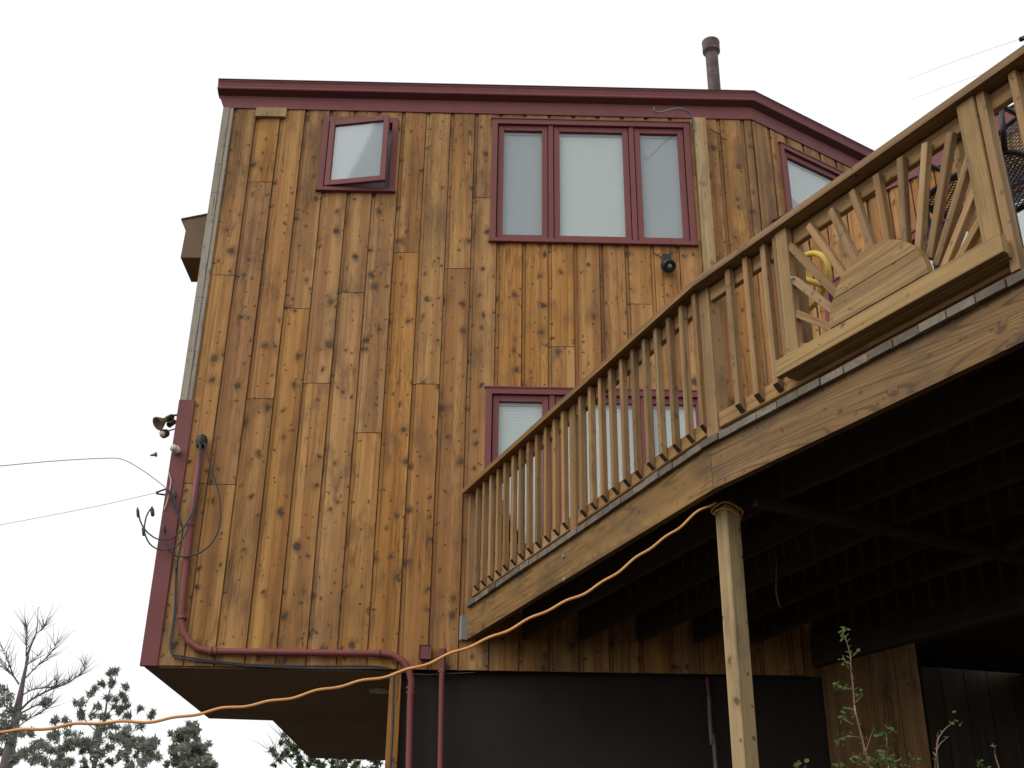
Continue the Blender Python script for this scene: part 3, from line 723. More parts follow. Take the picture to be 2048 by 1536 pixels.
# railing ---------------------------------------------------------
ZC0, ZC1 = 3.272, 3.310
def cap(P0, P1, n0, nE, s_extra=0):
    pass
capo, capi = .055, -.095
plA = [R0+n1*capo, R1+mit*capo, R1+mit*capi, R0+n1*capi]
plB = [R1+mit*capo, R1+d2*L2+n2*capo, R1+d2*L2+n2*capi, R1+mit*capi]
plA[0].y = plA[3].y = Y0-.045
for pl, d in ((plA, d1), (plB, d2)):
    V = [Vector((p.x, p.y, ZC0)) for p in pl] + [Vector((p.x, p.y, ZC1)) for p in pl]
    e = .002
    world_mesh("handrail", V, [[3, 2, 1, 0], [4, 5, 6, 7]] + [[i, (i+1) % 4, 4+(i+1) % 4, 4+i] for i in range(4)], M_RAIL, deck, frame(pl[0]+UP*ZC0, n1, d))
S_P1 = px1(1137, 1075)[0]; S_P2 = L1
def sub_rail(pf, s0, s1, z, nm="rail_timber"):
    X = UP; beam(nm, pf(s0, -.041, z), pf(s1, -.041, z), X, .085, .036, M_RAIL, deck)
def post(pf, s, nm="railing_post", z0=ZT, wd=.088, n=-.012):
    d = d1 if pf is p1 else d2
    beam(nm, pf(s+wd/2, n-wd/2, z0), pf(s+wd/2, n-wd/2, ZC0-.001), d, wd, wd, M_RAIL, deck, c=.004)
post(p1, S_P1)
sp2 = px2(1403, 860, 0)[0]
post(p2, -.035)
# wall end half post
beam("railing_post", p1(.06, -.03, ZT), p1(.06, -.03, ZC0-.001), d1, .04, .088, M_RAIL, deck)
zt_, zb_ = ZC0-.048, ZT+.095
for z in (zt_, zb_): sub_rail(p1, .09, S_P1-.002, z); sub_rail(p1, S_P1+.09, L1-.045, z)
for z in (zt_,): sub_rail(p2, .058, L2, z)
sub_rail(p2, .058, 1.90, zb_)
def baluster(pf, s, tw=0.0, zl=ZT+.062, zh=ZC0-.006, nm="baluster"):
    d = d1 if pf is p1 else d2; n = n1 if pf is p1 else n2
    X = d + n*tw
    X = d + n*RND.uniform(-.05, .05)
    o = beam(nm, pf(s, -.003, zl), pf(s, -.003+RND.uniform(-.003, .003), zh), X, .037, .037, M_RAIL, deck, c=.003, end=1.0)
    return o
sa, sb = px1(952, 1170, 0)[0], px1(1130, 1045, 0)[0]
for i in range(12): baluster(p1, sa+(sb-sa)*i/11)
sa, sb = px1(1166, 1018, 0)[0], px1(1407, 845, 0)[0]
for i in range(11): baluster(p1, sa+(sb-sa)*i/10)
for x, y in ((1473, 810), (1511, 790), (1549, 768)): baluster(p2, px2(x, y, .02)[0])

# sunburst panel
PN = .042
z4 = lambda X, Y: (1560+X*.32555, 280+Y*.32555)
def sp(X, Y, n=PN): return px2(*z4(X, Y), n)
cs, cz, RR = 1.262, 2.545, .285
bot0, bot1 = .618, 1.872
# stiles
def stile(s0, s1, z0, z1, n0, n1_, nm="panel_stile", mat=None):
    d = d2; box(nm, R1, d2, UP, (s0, s1), (-n1_, -n0), (z0, z1), mat or M_PANEL, deck, .003)
stile(.602, .630, 2.50, ZC0-.004, -.015, .020, "baluster", M_RAIL)
stile(.634, .712, 2.50, ZC0-.004, -.015, .026)
stile(1.780, 1.868, 2.50, ZC0-.004, -.015, .028)
stile(1.872, 1.913, 2.40, ZC0-.004, -.03, .018, "baluster", M_RAIL)
beam("railing_post", p2(1.70, -.11, ZT), p2(1.70, -.11, ZC0-.002), d2, .088, .088, M_RAIL, deck)
beam("railing_post", p2(.60, -.11, ZT), p2(.60, -.11, ZC0-.002), d2, .088, .088, M_RAIL, deck)
# bottom board (front) and the shelf behind it
box("panel_bottom_board", R1, UP, d2, (2.462, 2.549), (.044, .082), (bot0-.012, bot1+.03), M_PANEL, deck, .003)
box("panel_base_timber", R1, UP, d2, (2.458, 2.53), (-.13, .042), (bot0+.02, bot1+.02), M_PANEL, deck, .003)
for s in (2.05, 2.19, 2.33, 2.47, 2.61, 2.75, 2.89, 3.03): baluster(p2, s)
sub_rail(p2, 1.96, L2, zb_)
ep = thing("edge_pipe", p2(1.6, .0, ZT), "thin red pipe lying along the deck edge beneath the sunburst panel", "pipe")
tube("pipe", [p2(.93+.3*i, -.002+.004*(i % 2), ZT+.010) for i in range(14)], .0095, M_RED, ep, 8)
# half-round face made of planks
def arc_plank(z0, z1):
    pts = []
    N = 14
    a0 = math.asin(min(1, z0/RR)); a1 = math.asin(min(1, z1/RR))
    right = [(cs+RR*math.cos(a0+(a1-a0)*i/N), cz+RR*math.sin(a0+(a1-a0)*i/N)) for i in range(N+1)]
    left = [(cs-(x-cs), z) for x, z in right][::-1]
    if z1 >= RR-.001: left = left[1:]
    poly = right+left
    n = len(poly)
    V = [R1+d2*s+n2*.082+UP*z for s, z in poly]+[R1+d2*s+n2*.046+UP*z for s, z in poly]
    F = [list(range(n))[::-1], list(range(n, 2*n))]+[[i, (i+1) % n, n+(i+1) % n, n+i] for i in range(n)]
    world_mesh("sun_face_board", V, F, M_PANEL, deck, frame(R1+d2*(cs-.4)+UP*(cz+z0), UP, d2))
arc_plank(.0085, .139); arc_plank(.143, RR)
bs_, bz_ = px2(1585, 556, .027); lathe("bolt", p2(bs_, .026, bz_), n2, [(0, .009), (.006, .008)], M_GALV, deck, 8)
# rays
rays = [((105, 690), (415, 1025)), ((125, 885), (400, 1112)), ((145, 1080), (390, 1192)), ((165, 1268), (300, 1262)),
        ((175, 525), (440, 905)), ((310, 430), (500, 820)), ((440, 315), (590, 730)), ((590, 215), (672, 670)), ((738, 110), (772, 650)),
        ((892, 20), (858, 665)), ((1045, -45), (930, 700)), ((1185, 20), (975, 745)), ((1240, 190), (1010, 800)), ((1278, 400), (1085, 775))]
for a, b in rays:
    s0, z0 = sp(*a, .012); s1, z1 = sp(*b, .012)
    v = Vector((cs-s0, 0, cz-z0)).normalized()
    if a[0] < 170: s0 -= .045; z0 -= .045*(z1-z0)/max(.05, s1-s0)
    s1, z1 = s1+v.x*.02, z1+v.z*.02
    z0 = min(z0, ZC0-.012)
    A, B = p2(s0, .000, z0), p2(s1, .004, z1)
    beam("sun_ray", B, A, n2.cross((A-B).normalized()), .036, .036, M_RAIL, deck, c=.003)

# ------------------------------------------------------------------ things on the walls
def pyA(x, y, prot=.05): return on_y(x, y, Y0-prot)
cr = .026
main = thing("service_conduit", pyA(403, 880), "long red painted conduit bending along the wall bottom and down the foundation", "conduit")
path = [pyA(403, 893, .06), pyA(384, 1030, .06), pyA(372, 1130, .06), pyA(363, 1225, .06)]
arc1 = [(363, 1240), (366, 1262), (377, 1283), (396, 1297), (420, 1303)]
path += [pyA(x, y, .06) for x, y in arc1] + [pyA(520, 1304, .06), pyA(650, 1306, .06), pyA(760, 1307, .06)]
path += [pyA(x, y, .06) for x, y in ((785, 1310), (805, 1322), (818, 1340), (823, 1362))] + [on_y(821, 1400, 8.8-.04)]
lowp = on_y(818, 1536, 8.76); path += [lowp, Vector((lowp.x, lowp.y, GZ))]
tube("pipe", path, cr, M_REDPIPE, main, 12)
for x, y, r in ((365, 1236, 1.35), (422, 1303, 1.35), (432, 1303, 1.3), (758, 1307, 1.35), (822, 1376, 1.4), (822, 1386, 1.35), (381, 1050, 1.2)):
    k_ = pyA(x, y, .06) if y < 1370 else on_y(x, y, 8.765)
    ax = (0, 0, 1) if (x < 400 or x > 800) else (1, 0, 0)
    lathe("coupling", Vector(k_)-Vector(ax)*.012, ax, [(0, cr*1.05), (.003, cr*r), (.021, cr*r), (.024, cr*1.05)], M_REDPIPE, main, 14)
hd = pyA(404, 880, .065)
V, F = [], []; lathe_vf(hd-UP*.07, (.0, 0, 1), [(0, .034), (.02, .040), (.07, .045), (.10, .036), (.115, .012)], V, F, 14)
world_mesh("weatherhead", V, F, M_BLACK, main, smooth=True)
c2 = thing("short_conduit", on_y(884, 1350, 8.76), "straight red conduit running down the foundation from a box", "conduit")
cp = on_y(884, 1352, 8.76); cq = on_y(884, 1536, 8.76)
tube("pipe", [Vector((cp.x, 8.74, cp.z+.05)), Vector((cp.x, 8.75, cp.z)), Vector(((cp.x+cq.x)/2+.0, 8.76, cq.z)), Vector((cq.x, 8.76, GZ))], .022, M_REDPIPE, c2, 12)
box("outlet_fitting", on_y(884, 1335, Y0-.022), XA, UP, (-.027, .027), (-.055, -.001), (-.045, .13), M_RED, c2, .012)
jb = on_y(851, 1308, Y0-.022)
j = thing("junction_box", jb, "small square red junction box on the siding left of the deck corner", "electrical box")
box("box_body", jb, XA, UP, (-.040, .040), (-.055, -.001), (-.048, .048), M_RED, j, .010); box("box_cover", jb, XA, UP, (-.044, .044), (-.061, -.0555), (-.052, .052), M_RED, j, .012)

# wires along the lower edge
def cable(name, pts, r, mat, label=None, cat=None, group=None, parent=None, sub=6):
    o = tube(name, smooth_path(pts, sub), r, mat, parent, 6)
    if label: tag(o, label, cat, group)
    return o
low_c = thing("edge_cable", pyA(350, 1120), "thin black cables stapled along the bottom edge of the front wall", "cable")
for k, dy in ((0, 0), (1, 5)):
    cable("wire", [pyA(352+k*3, 1120, .055), pyA(349+k*3, 1220, .055), pyA(341+k*3, 1300+dy, .055), pyA(370, 1313+dy, .045), pyA(430, 1322+dy*.6, .045), pyA(520, 1330+dy*.6, .045), pyA(640, 1332+dy, .045), pyA(740, 1332+dy, .045), pyA(782, 1338, .04)], .0065, M_CABLE, parent=low_c)
cable("wire", [on_y(788, 1345, 8.78), on_y(786, 1440, 8.78), on_y(781, 1536, 8.78), Vector((on_y(779, 1536, 8.78).x, 8.78, GZ))], .008, M_CABLE, parent=low_c)
cable("wire", [pyA(790, 1342, .03), pyA(840, 1349, .03), pyA(885, 1348, .03), pyA(950, 1345, .03)], .004, M_CABLE, parent=low_c)
fl = on_y(1418, 1350, 8.8)
fc = thing("flexible_conduit", fl, "grey flexible pipe hanging on the dark foundation left of the post", "pipe")
cable("pipe", [on_y(1418, 1392, 8.82), on_y(1420, 1440, 8.80), on_y(1424, 1490, 8.80), on_y(1432, 1540, 8.80), Vector((on_y(1434, 1545, 8.8).x, 8.8, GZ))], .016, M_GREYC, parent=fc)
cable("pipe_top", [on_y(1414, 1355, 8.83), on_y(1418, 1392, 8.82)], .014, M_REDPIPE, parent=fc)

# cables of the service drop
def dropc(pts, r=.007, prot=.10, mat=M_CABLE, nm="wire", par=None): return cable(nm, [pyA(x, y, prot) for x, y in pts], r, mat, parent=par)
sl = thing("service_cables", pyA(400, 885), "loops of black service cable hanging from the conduit head at the red corner", "cable")
dropc([(409, 886), (420, 930), (436, 980), (441, 1020), (438, 1055), (424, 1085), (402, 1104), (375, 1113), (352, 1111), (337, 1098), (330, 1072), (328, 1047)], .007, par=sl)
dropc([(399, 886), (398, 930), (396, 975), (388, 1015), (372, 1048), (353, 1070), (335, 1079), (315, 1078), (300, 1069), (289, 1058), (280, 1040), (275, 1015)], .006, par=sl)
dropc([(401, 890), (397, 960), (388, 1020), (375, 1060), (357, 1088), (340, 1098), (318, 1099), (300, 1088), (290, 1068), (289, 1052), (294, 1030), (305, 1013)], .006, .12, par=sl)
dropc([(335, 977), (341, 995), (352, 1020), (362, 1045), (365, 1060), (362, 1085), (357, 1110), (352, 1140)], .008, .07, par=sl)
dropc([(349, 978), (350, 1000), (356, 1025), (362, 1050)], .007, .08, par=sl)
dropc([(337, 945), (342, 962), (338, 985), (334, 1005), (328, 1020)], .005, .055, M_PALE, "pale_wire", sl)
for x, y, r in ((328, 1048, .012), (275, 1018, .012), (304, 1016, .015), (286, 1055, .012), (349, 980, .012)):
    p = pyA(x, y, .11); lathe("splice_sleeve", p, (.25, 0, -1), [(0, r*.6), (.01, r), (.06, r), (.07, r*.5)], M_CABLE, sl, 8)
# clevis that holds the drop
cv = thing("clevis_bracket", pyA(335, 985), "small open metal bracket anchoring the overhead wire at the red corner", "bracket")
tube("bracket_arm", [pyA(332, 978, .03), pyA(312, 985, .06)], .007, M_BLACK, cv, 6); tube("bracket_arm", [pyA(312, 987, .06), pyA(332, 990, .03)], .007, M_BLACK, cv, 6)
def far_wire(name, pts, r, label, grp=None):
    P = [on_y(x, y, Y) for x, y, Y in pts]; V, F = [], []; tube_vf(smooth_path(P, 8), r, V, F, 5)
    o = world_mesh(name, V, F, M_WIRE, smooth=True); tag(o, label, "overhead wire", "overhead wires round the house"); return o
M_WIRE = paint("glare_paled_wire", (.34, .38, .40), .6)  # wire colour paled to fade as if into sky glare
far_wire("overhead_wire", [(-60, 938, 8.0), (0, 932, 8.1), (110, 922, 8.3), (200, 917, 8.5), (245, 919, 8.6), (290, 944, 8.65), (331, 975, 8.7)], .0036, "thick overhead wire arching in from the left to the house corner")
far_wire("overhead_wire", [(-60, 1062, 10), (0, 1050, 9.9), (100, 1031, 9.6), (205, 1010, 9.2), (310, 986, 8.75)], .0025, "thin overhead wire below the thick one ending at the bracket")
far_wire("overhead_wire", [(1820, 158, 30), (1900, 126, 24), (2040, 78, 18), (2120, 50, 15)], .004, "highest thin wire in the sky above the right end of the railing")
far_wire("overhead_wire", [(1820, 200, 30), (1900, 170, 24), (1975, 144, 20), (2060, 112, 16)], .0035, "thin wire just below the highest one above the railing")
ins = thing("wire_insulator", on_y(2044, 79, 17.8), "dark insulator on the highest wire at the right picture edge", "insulator")
lathe("insulator_body", on_y(2038, 80, 17.9), (1, -.3, .3), [(0, .02), (.02, .05), (.12, .05), (.16, .03)], M_BLACK, ins, 10)
li = thing("wire_insulator", on_y(306, 909, 8.9), "little grey wire clip in the air left of the red corner board", "insulator")
lathe("clip_body", on_y(300, 911, 8.9), (1, 0, .22), [(0, .004), (.015, .010), (.035, .012), (.045, .022), (.055, .02)], M_GREYC, li, 8)
kn = pyA(356, 904, .05)
k = thing("cable_knob", kn, "round pale porcelain knob screwed to the red corner board", "knob"); lathe("knob_body", kn+Vector((0, .0, 0)), (-.3, -1, .1), [(0, .022), (.02, .034), (.045, .036), (.055, .026), (.075, .03), (.09, .018)], M_PALE, k, 14)

# floodlights on the side wall
fl = thing("flood_light", on_y(350, 835, 9.1), "double socket flood light with one bell lamp at the left corner", "light fixture", "lamps on the side wall")
p = on_y(350, 829, 9.1); q = on_y(334, 837, 9.08); r_ = on_y(326, 841, 9.06); e = on_y(312, 849, 9.0)
tube("arm", [on_y(362, 829, 9.15), on_y(346, 831, 9.1)], .009, M_BLACK, fl, 8)
ax = (e-on_y(347, 832, 9.1)).normalized()
lathe("lamp_socket", on_y(347, 832, 9.1), ax, [(0, .012), (.01, .024), (.055, .026), (.09, .022)], M_BLACK, fl, 12)
st = on_y(347, 832, 9.1)+ax*.085
lathe("lamp_bulb", st, ax, [(0, .022), (.02, .024), (.075, .058), (.088, .062), (.09, .056), (.070, .03), (.068, .002)], M_GRIND, fl, 16)
s2 = on_y(350, 842, 9.1); ax = (on_y(336, 851, 9.05)-s2).normalized()
lathe("lamp_socket", s2, ax, [(0, .014), (.01, .024), (.08, .026), (.082, .02)], M_BLACK, fl, 12)
fl2 = thing("flood_light", on_y(345, 860, 9.1), "small round sensor lamp on a thin arm below the flood light", "light fixture", "lamps on the side wall")
tube("arm", [on_y(352, 857, 9.15), on_y(330, 864, 9.1)], .006, M_BLACK, fl2, 6)
ax = (on_y(318, 870, 9.0)-on_y(336, 866, 9.1)).normalized(); lathe("sensor_body", on_y(334, 866, 9.1), ax, [(0, .015), (.01, .035), (.05, .040), (.06, .03)], M_BLACK, fl2, 12)
lathe("lens", on_y(334, 866, 9.1)+ax*.060, ax, [(0, .028), (.012, .02), (.015, .003)], M_PALE, fl2, 12)

# black lamp under the upper window
sp_ = pyA(1335, 522, .03)
s = thing("wall_lamp", sp_, "black round wall lamp on a bracket below the upper triple window", "light fixture")
box("mounting_plate", pyA(1332, 521, .022), XA, UP, (-.038, .038), (-.04, 0), (-.03, .045), M_BLACK, s, .006)
tube("lamp_neck", [pyA(1331, 524, .05), pyA(1334, 532, .10)], .022, M_BLACK, s, 10)
ax = Vector((.25, -.75, -.62)).normalized(); c_ = pyA(1333, 530, .07)
lathe("lamp_housing", c_, ax, [(-.035, .01), (-.03, .035), (0, .056), (.04, .062), (.075, .058), (.08, .048), (.07, .03), (.07, .002)], M_BLACK, s, 18)
lathe("lamp_lens", c_+ax*.071, ax, [(0, .022), (.008, .018), (.010, .002)], M_GALV, s, 12)
cable("lead_wire", [pyA(1304, 503, .035), pyA(1313, 509, .035), pyA(1324, 514, .035)], .004, M_CABLE, parent=s)
# iron hook at the eave, and a bent bracket
hk = cable("iron_hook", [pyA(1388, 262, .115), pyA(1388, 246, .12), pyA(1383, 231, .13), pyA(1372, 221, .16), pyA(1358, 217, .20), pyA(1338, 220, .26), pyA(1318, 225, .33), pyA(1309, 222, .35), pyA(1308, 215, .36)], .0085, M_GREYC,
           "long bent iron hook on top of the pale post by the eave", "hook")
cable("bent_wire", [pyA(1420, 258, .05), pyA(1430, 264, .045), pyA(1439, 269, .045), pyA(1444, 276, .05), pyA(1453, 279, .07)], .005, M_BLACK, "short bent black wire stuck in the siding right of the pale post", "wire")

# ------------------------------------------------------------------ orange extension cord
cd = thing("extension_cord", pc+UP*2.0, "orange extension cord strung from the deck post across to the lower left", "cord")
pA = Vector((pc.x-.06, pc.y-.10, 0)); dl = Vector((-3.9, -.5, 0)).normalized()
pix = [(-90, 1470), (0, 1463), (150, 1450), (300, 1441), (400, 1427), (500, 1410), (600, 1390), (700, 1369), (800, 1343), (870, 1322), (930, 1297), (1050, 1243), (1150, 1195), (1230, 1148), (1300, 1097), (1350, 1060), (1395, 1025), (1420, 1012), (1433, 1005)]
P = smooth_path([on_v(x, y, (pA.x, pA.y), (dl.x, dl.y)) for x, y in pix], 12)
Q = []; L = 0
for i, p in enumerate(P):
    if i: L += (p-P[i-1]).length
    q = p.copy(); q.z += .0045*math.sin(L*2*math.pi/.21)+.004*math.sin(L*2*math.pi/.53+1); q.y += .008*math.cos(L*2*math.pi/.21); Q.append(q)
tube("cord", Q, .0068, M_ORANGE, cd, 8)
hh = .054
for zz, rr, ph in ((ZR-.045, 0, 0), (ZR-.022, .012, .5)):
    loop = []
    for k in range(25):
        a = 2*math.pi*k/24; u_, v_ = math.cos(a), math.sin(a); m_ = (abs(u_)**5+abs(v_)**5)**(1/5)
        loop.append(pc + d2*(u_/m_*(hh+rr)) + n2*(v_/m_*(hh+rr)) + UP*(zz + .026*math.sin(a+ph)))
    V, F = [], []; tube_vf(loop, .0062, V, F, 8, caps=False); world_mesh("cord_wrap", V, F, M_ORANGE, cd, smooth=True)
cable("hanging_cord", [on_y(1520, 1030, 6.6), on_y(1535, 1070, 6.6), on_y(1552, 1115, 6.6), on_y(1552, 1180, 6.6), on_y(1560, 1215, 6.6)], .0035, M_REDPIPE, "thin orange cord, coloured dark for shade, dangling under the deck right of the post", "cord")  # orange cord given a dark red to carry the shade under the deck

# yellow hose coil behind the railing
yc = thing("yellow_hose", p2(.8, -.28, 3.0), "yellow hose loop hanging behind the left side of the sunburst panel", "hose")
def py2(x, y, n): return on_v(x, y, R1+n2*n, d2)
z5 = lambda X, Y: (1560+X*.1757, 450+Y*.1757)
ring = [(300, 345), (360, 325), (430, 330), (490, 370), (530, 430), (548, 510), (545, 600), (520, 690), (470, 790), (420, 870), (350, 935), (310, 950), (280, 800), (262, 640), (262, 540), (270, 480), (280, 410), (300, 345)]
tube("hose_loop", smooth_path([py2(*z5(*r), -.32) for r in ring], 5), .016, M_YELLOW, yc, 10)
tube("hose_band", smooth_path([py2(*z5(*r), -.31) for r in ((262, 600), (330, 635), (420, 665), (490, 690), (530, 680))], 5), .017, M_YELLOW, yc, 8)

# black mesh chair on the deck
ch = thing("mesh_chair", p2(2.1, -.75, ZT), "black metal mesh patio chair behind the right end of the railing", "chair")
def lattice(name, org, X, Yv, w_, h_, step, wd, inside):
    V, F = [], []; X = X.normalized(); Yv = Yv.normalized(); N = X.cross(Yv)
    for sgn in (1, -1):
        dv = (X + Yv*sgn*.62).normalized(); tv = N.cross(dv); m = int((w_+h_)*1.6/step)
        for i in range(-m, m):
            c0 = X*(w_/2)+Yv*(h_/2)+tv*(i*step); seg = []; T = (w_+h_)
            for k in range(-60, 61):
                q = c0+dv*(T*k/60); u_, v_ = q.dot(X), q.dot(Yv)
                if inside(u_/w_, v_/h_): seg.append(q)
                elif seg: break
            if len(seg) > 1:
                b = len(V)
                for q in (seg[0], seg[-1]):
                    for o1, o2 in ((-1, -1), (1, -1), (1, 1), (-1, 1)): V.append(org+q+tv*wd*o1*.5+N*(wd*o2*.35+.001*sgn))
                F += [[b+i_, b+(i_+1) % 4, b+4+(i_+1) % 4, b+4+i_] for i_ in range(4)]
    return world_mesh(name, V, F, M_BLACK, ch)
def inr(u_, v_): return abs(u_-.5)**4+abs(v_-.5)**4 < .5**4
cX = d2; back_o = py2(1985, 400, -.62); bw_, bh_ = .62, .40
Bk = (UP*.97 - n2*.15).normalized()
lattice("mesh_back", back_o, d2, Bk, bw_, bh_, .019, .005, inr)
fr = [back_o + d2*(bw_*(.5+.5*math.copysign(abs(math.cos(t))**.5, math.cos(t)))) + Bk*(bh_*(.5+.5*math.copysign(abs(math.sin(t))**.5, math.sin(t)))) for t in [2*math.pi*i/28 for i in range(29)]]
tube("back_frame", fr, .014, M_BLACK, ch, 8)
so_ = py2(1962, 462, -.62) ; Sd = n2*1.0
lattice("mesh_seat", so_, d2, n2, .50, .45, .019, .005, inr)
fr = [so_ + d2*(.50*(.5+.5*math.copysign(abs(math.cos(t))**.5, math.cos(t)))) + n2*(.45*(.5+.5*math.copysign(abs(math.sin(t))**.5, math.sin(t)))) for t in [2*math.pi*i/28 for i in range(29)]]
tube("seat_frame", fr, .015, M_BLACK, ch, 8)
for u_, v_ in ((.04, .03), (.46, .03), (.04, .42), (.46, .42)):
    a = so_+d2*u_+n2*v_; tube("leg", [a, Vector((a.x, a.y, ZT))], .012, M_BLACK, ch, 8)
for u_ in (.02, .48): tube("arm_rest", [so_+d2*u_+UP*.0, so_+d2*u_+UP*.24+n2*.02, so_+d2*u_+UP*.25+n2*.38, so_+d2*u_+n2*.42], .013, M_BLACK, ch, 8)

# ------------------------------------------------------------------ trees beyond the house
def clump(c, r, nq, sz, V, F, rng, flat=.75):
    for _ in range(nq):
        while True:
            q = Vector((rng.uniform(-1, 1), rng.uniform(-1, 1), rng.uniform(-1, 1)))
            if q.length < 1: break
        o = c + Vector((q.x*r, q.y*r, q.z*r*flat)); a = Vector((rng.gauss(0, 1), rng.gauss(0, 1), rng.gauss(0, 1))).normalized(); b = a.orthogonal().normalized()
        l_, w_ = sz*rng.uniform(.7, 1.5), sz*rng.uniform(.12, .3); k = len(V)
        V += [o-b*w_, o+a*l_, o+b*w_]; F.append([k, k+1, k+2])
def zt1(X, Y): return (X*.2539, 1150+Y*.2539)
def tree(name, Y, label, trunk, limbs, clumps, fill, mat, cat="tree", sz=.10, seed=1, group=None, dens=70, twigs=True):
    rng = random.Random(seed); base = on_y(*zt1(*trunk[0][:2]), Y)
    T = thing(name, (base.x, Y, GZ), label, cat, 'trees standing beyond the house')
    V, F = [], []
    pts = [Vector((base.x-.1, Y, GZ))] + [on_y(*zt1(x, y), Y) for x, y, r in trunk]; rr = [trunk[0][2]*Y/2348*1.25*.5] + [r*Y/2348*.5 for x, y, r in trunk]
    tube_vf(pts, rr, V, F, 8)
    world_mesh("trunk", V, F, M_BARK, T, smooth=True)
    V, F = [], []
    for lb in limbs:
        n = len(lb)-1; yy = rng.uniform(-.6, .6)
        pts = [on_y(*zt1(x, y), Y+yy*i/max(1, n-1)) for i, (x, y) in enumerate(lb[:-1])]; r = lb[-1]*Y/2348*.5
        tube_vf(smooth_path(pts, 3), [r*(1-.75*i/((n-1)*3)) for i in range((n-1)*3+1)], V, F, 5)
        if twigs:
            sp_ = smooth_path(pts, 3)
            for i in range(2, len(sp_)):
                for _ in range(4):
                    d = (sp_[i]-sp_[i-1]).normalized(); sd_ = Vector((rng.uniform(-.8, .8), rng.uniform(-.4, .4), rng.uniform(-.1, .9)))
                    e_ = sp_[i] + (d*.7+sd_).normalized()*rng.uniform(.12, .60); tube_vf([sp_[i], (sp_[i]+e_)/2+Vector((rng.uniform(-.03, .03), 0, rng.uniform(-.03, .03))), e_], [.008, .005, .002], V, F, 3)
    if V: world_mesh("branches", V, F, M_BARK, T)
    V, F = [], []
    for x, y, r in clumps: clump(on_y(*zt1(x, y), Y+rng.uniform(-.5, .5)), r*.2539*Y/2348, int(dens), sz, V, F, rng)
    for x0, y0, x1, y1, n in fill:
        for _ in range(n):
            x, y = rng.uniform(x0, x1), rng.uniform(y0, y1); clump(on_y(*zt1(x, y), Y+rng.uniform(-1.5, 1.5)), rng.uniform(18, 42)*.2539*Y/2348, int(dens*.8), sz, V, F, rng)
    if V: world_mesh("crown", V, F, mat, T)
    return T
tree("bare_tree", 26, "tall bare topped dead tree at the far lower left", [(45, 1520, 26), (100, 1250, 20), (150, 1000, 14), (178, 850, 9), (205, 720, 6), (218, 620, 5), (250, 540, 4), (285, 460, 3), (296, 380, 2), (300, 250, 1)],
     [[(205, 640), (208, 560), (210, 480), (212, 410), 3], [(165, 1060), (250, 980), (390, 905), (500, 865), (580, 820), (655, 755), (668, 700), 5], [(203, 810), (290, 720), (390, 630), (450, 540), 3],
      [(150, 860), (100, 790), (40, 740), (-20, 700), 4], [(100, 790), (72, 700), (28, 600), 3], [(180, 945), (250, 905), (340, 890), (430, 882), (445, 840), 3], [(160, 1090), (280, 1030), (370, 1000), 4],
      [(130, 1205), (230, 1130), (330, 1080), (400, 1020), 3], [(285, 460), (330, 430), (350, 400), 2], [(205, 720), (240, 690), (300, 640), 2]],
     [(300, 1440, 60), (210, 1400, 60), (330, 1350, 50), (370, 990, 34), (350, 1010, 26), (20, 900, 45), (60, 960, 50), (10, 1010, 60), (80, 1060, 50), (40, 1130, 55), (0, 1190, 60), (180, 1120, 25)], [(-60, 1200, 130, 1500, 16)], M_NEEDLE, seed=3)
pine = [(890, 765, 34), (905, 755, 26), (860, 775, 18), (880, 862, 26), (885, 840, 18), (800, 862, 30), (745, 898, 22), (715, 940, 28), (990, 885, 28), (850, 962, 34), (960, 942, 22), (985, 975, 26), (915, 982, 22), (770, 1040, 36), (640, 1008, 44), (600, 1010, 26), (635, 1080, 30), (640, 1120, 22), (905, 1040, 24), (960, 1050, 30), (1000, 1032, 22), (1100, 1055, 26), (1205, 1080, 20), (1190, 1115, 16), (730, 1110, 34), (800, 1110, 32), (1005, 1110, 30), (940, 1080, 20), (1000, 1210, 34), (940, 1265, 34), (1105, 1190, 32), (1020, 1285, 26), (430, 1150, 34), (510, 1140, 20), (840, 1120, 24)]
tree("pine_tree", 30, "open crowned pine with separate needle tufts between dead tree and house", [(740, 1520, 10), (790, 1250, 8), (825, 1120, 5), (845, 980, 3), (880, 850, 2), (890, 770, 1)],
     [[(790, 1250), (700, 1180), (640, 1080), 3], [(790, 1250), (900, 1160), (1000, 1110), 3], [(760, 1400), (900, 1330), (1040, 1240), (1110, 1190), 3], [(830, 1100), (900, 1040), (960, 940), 2], [(760, 1400), (640, 1300), (500, 1200), 3]],
     pine, [(160, 1180, 560, 1500, 34), (560, 1180, 1010, 1330, 22), (450, 1300, 1250, 1520, 62), (980, 1290, 1220, 1360, 9)], M_NEEDLE, seed=5, group=None, twigs=False)
fillc = []
rng = random.Random(11)
cone = []
for _ in range(70):
    t_ = rng.random()**.7; y = 1150+370*t_; hw = 25+190*t_**.8; cone.append((1490+rng.uniform(-hw*.95, hw*.9), y+rng.uniform(-10, 10), rng.uniform(20, 36)))
tree("pine_tree", 34, "dense rounded pine top under the overhang corner, right of the open pine", [(1480, 1520, 8), (1485, 1350, 6), (1490, 1180, 2)],
     [[(1480, 1400), (1380, 1320), (1340, 1250), 3], [(1480, 1420), (1600, 1350), (1660, 1330), 3]], cone + [(1345, 1250, 20), (1650, 1480, 34), (1690, 1490, 26), (1210, 1360, 22), (1640, 1330, 26)], [(1290, 1350, 1640, 1530, 22)], M_NEEDLE, seed=8, twigs=False)
def q7(x, y): return ((250+x*.342)/.2539, (1100+y*.342-1150)/.2539)
lc = []
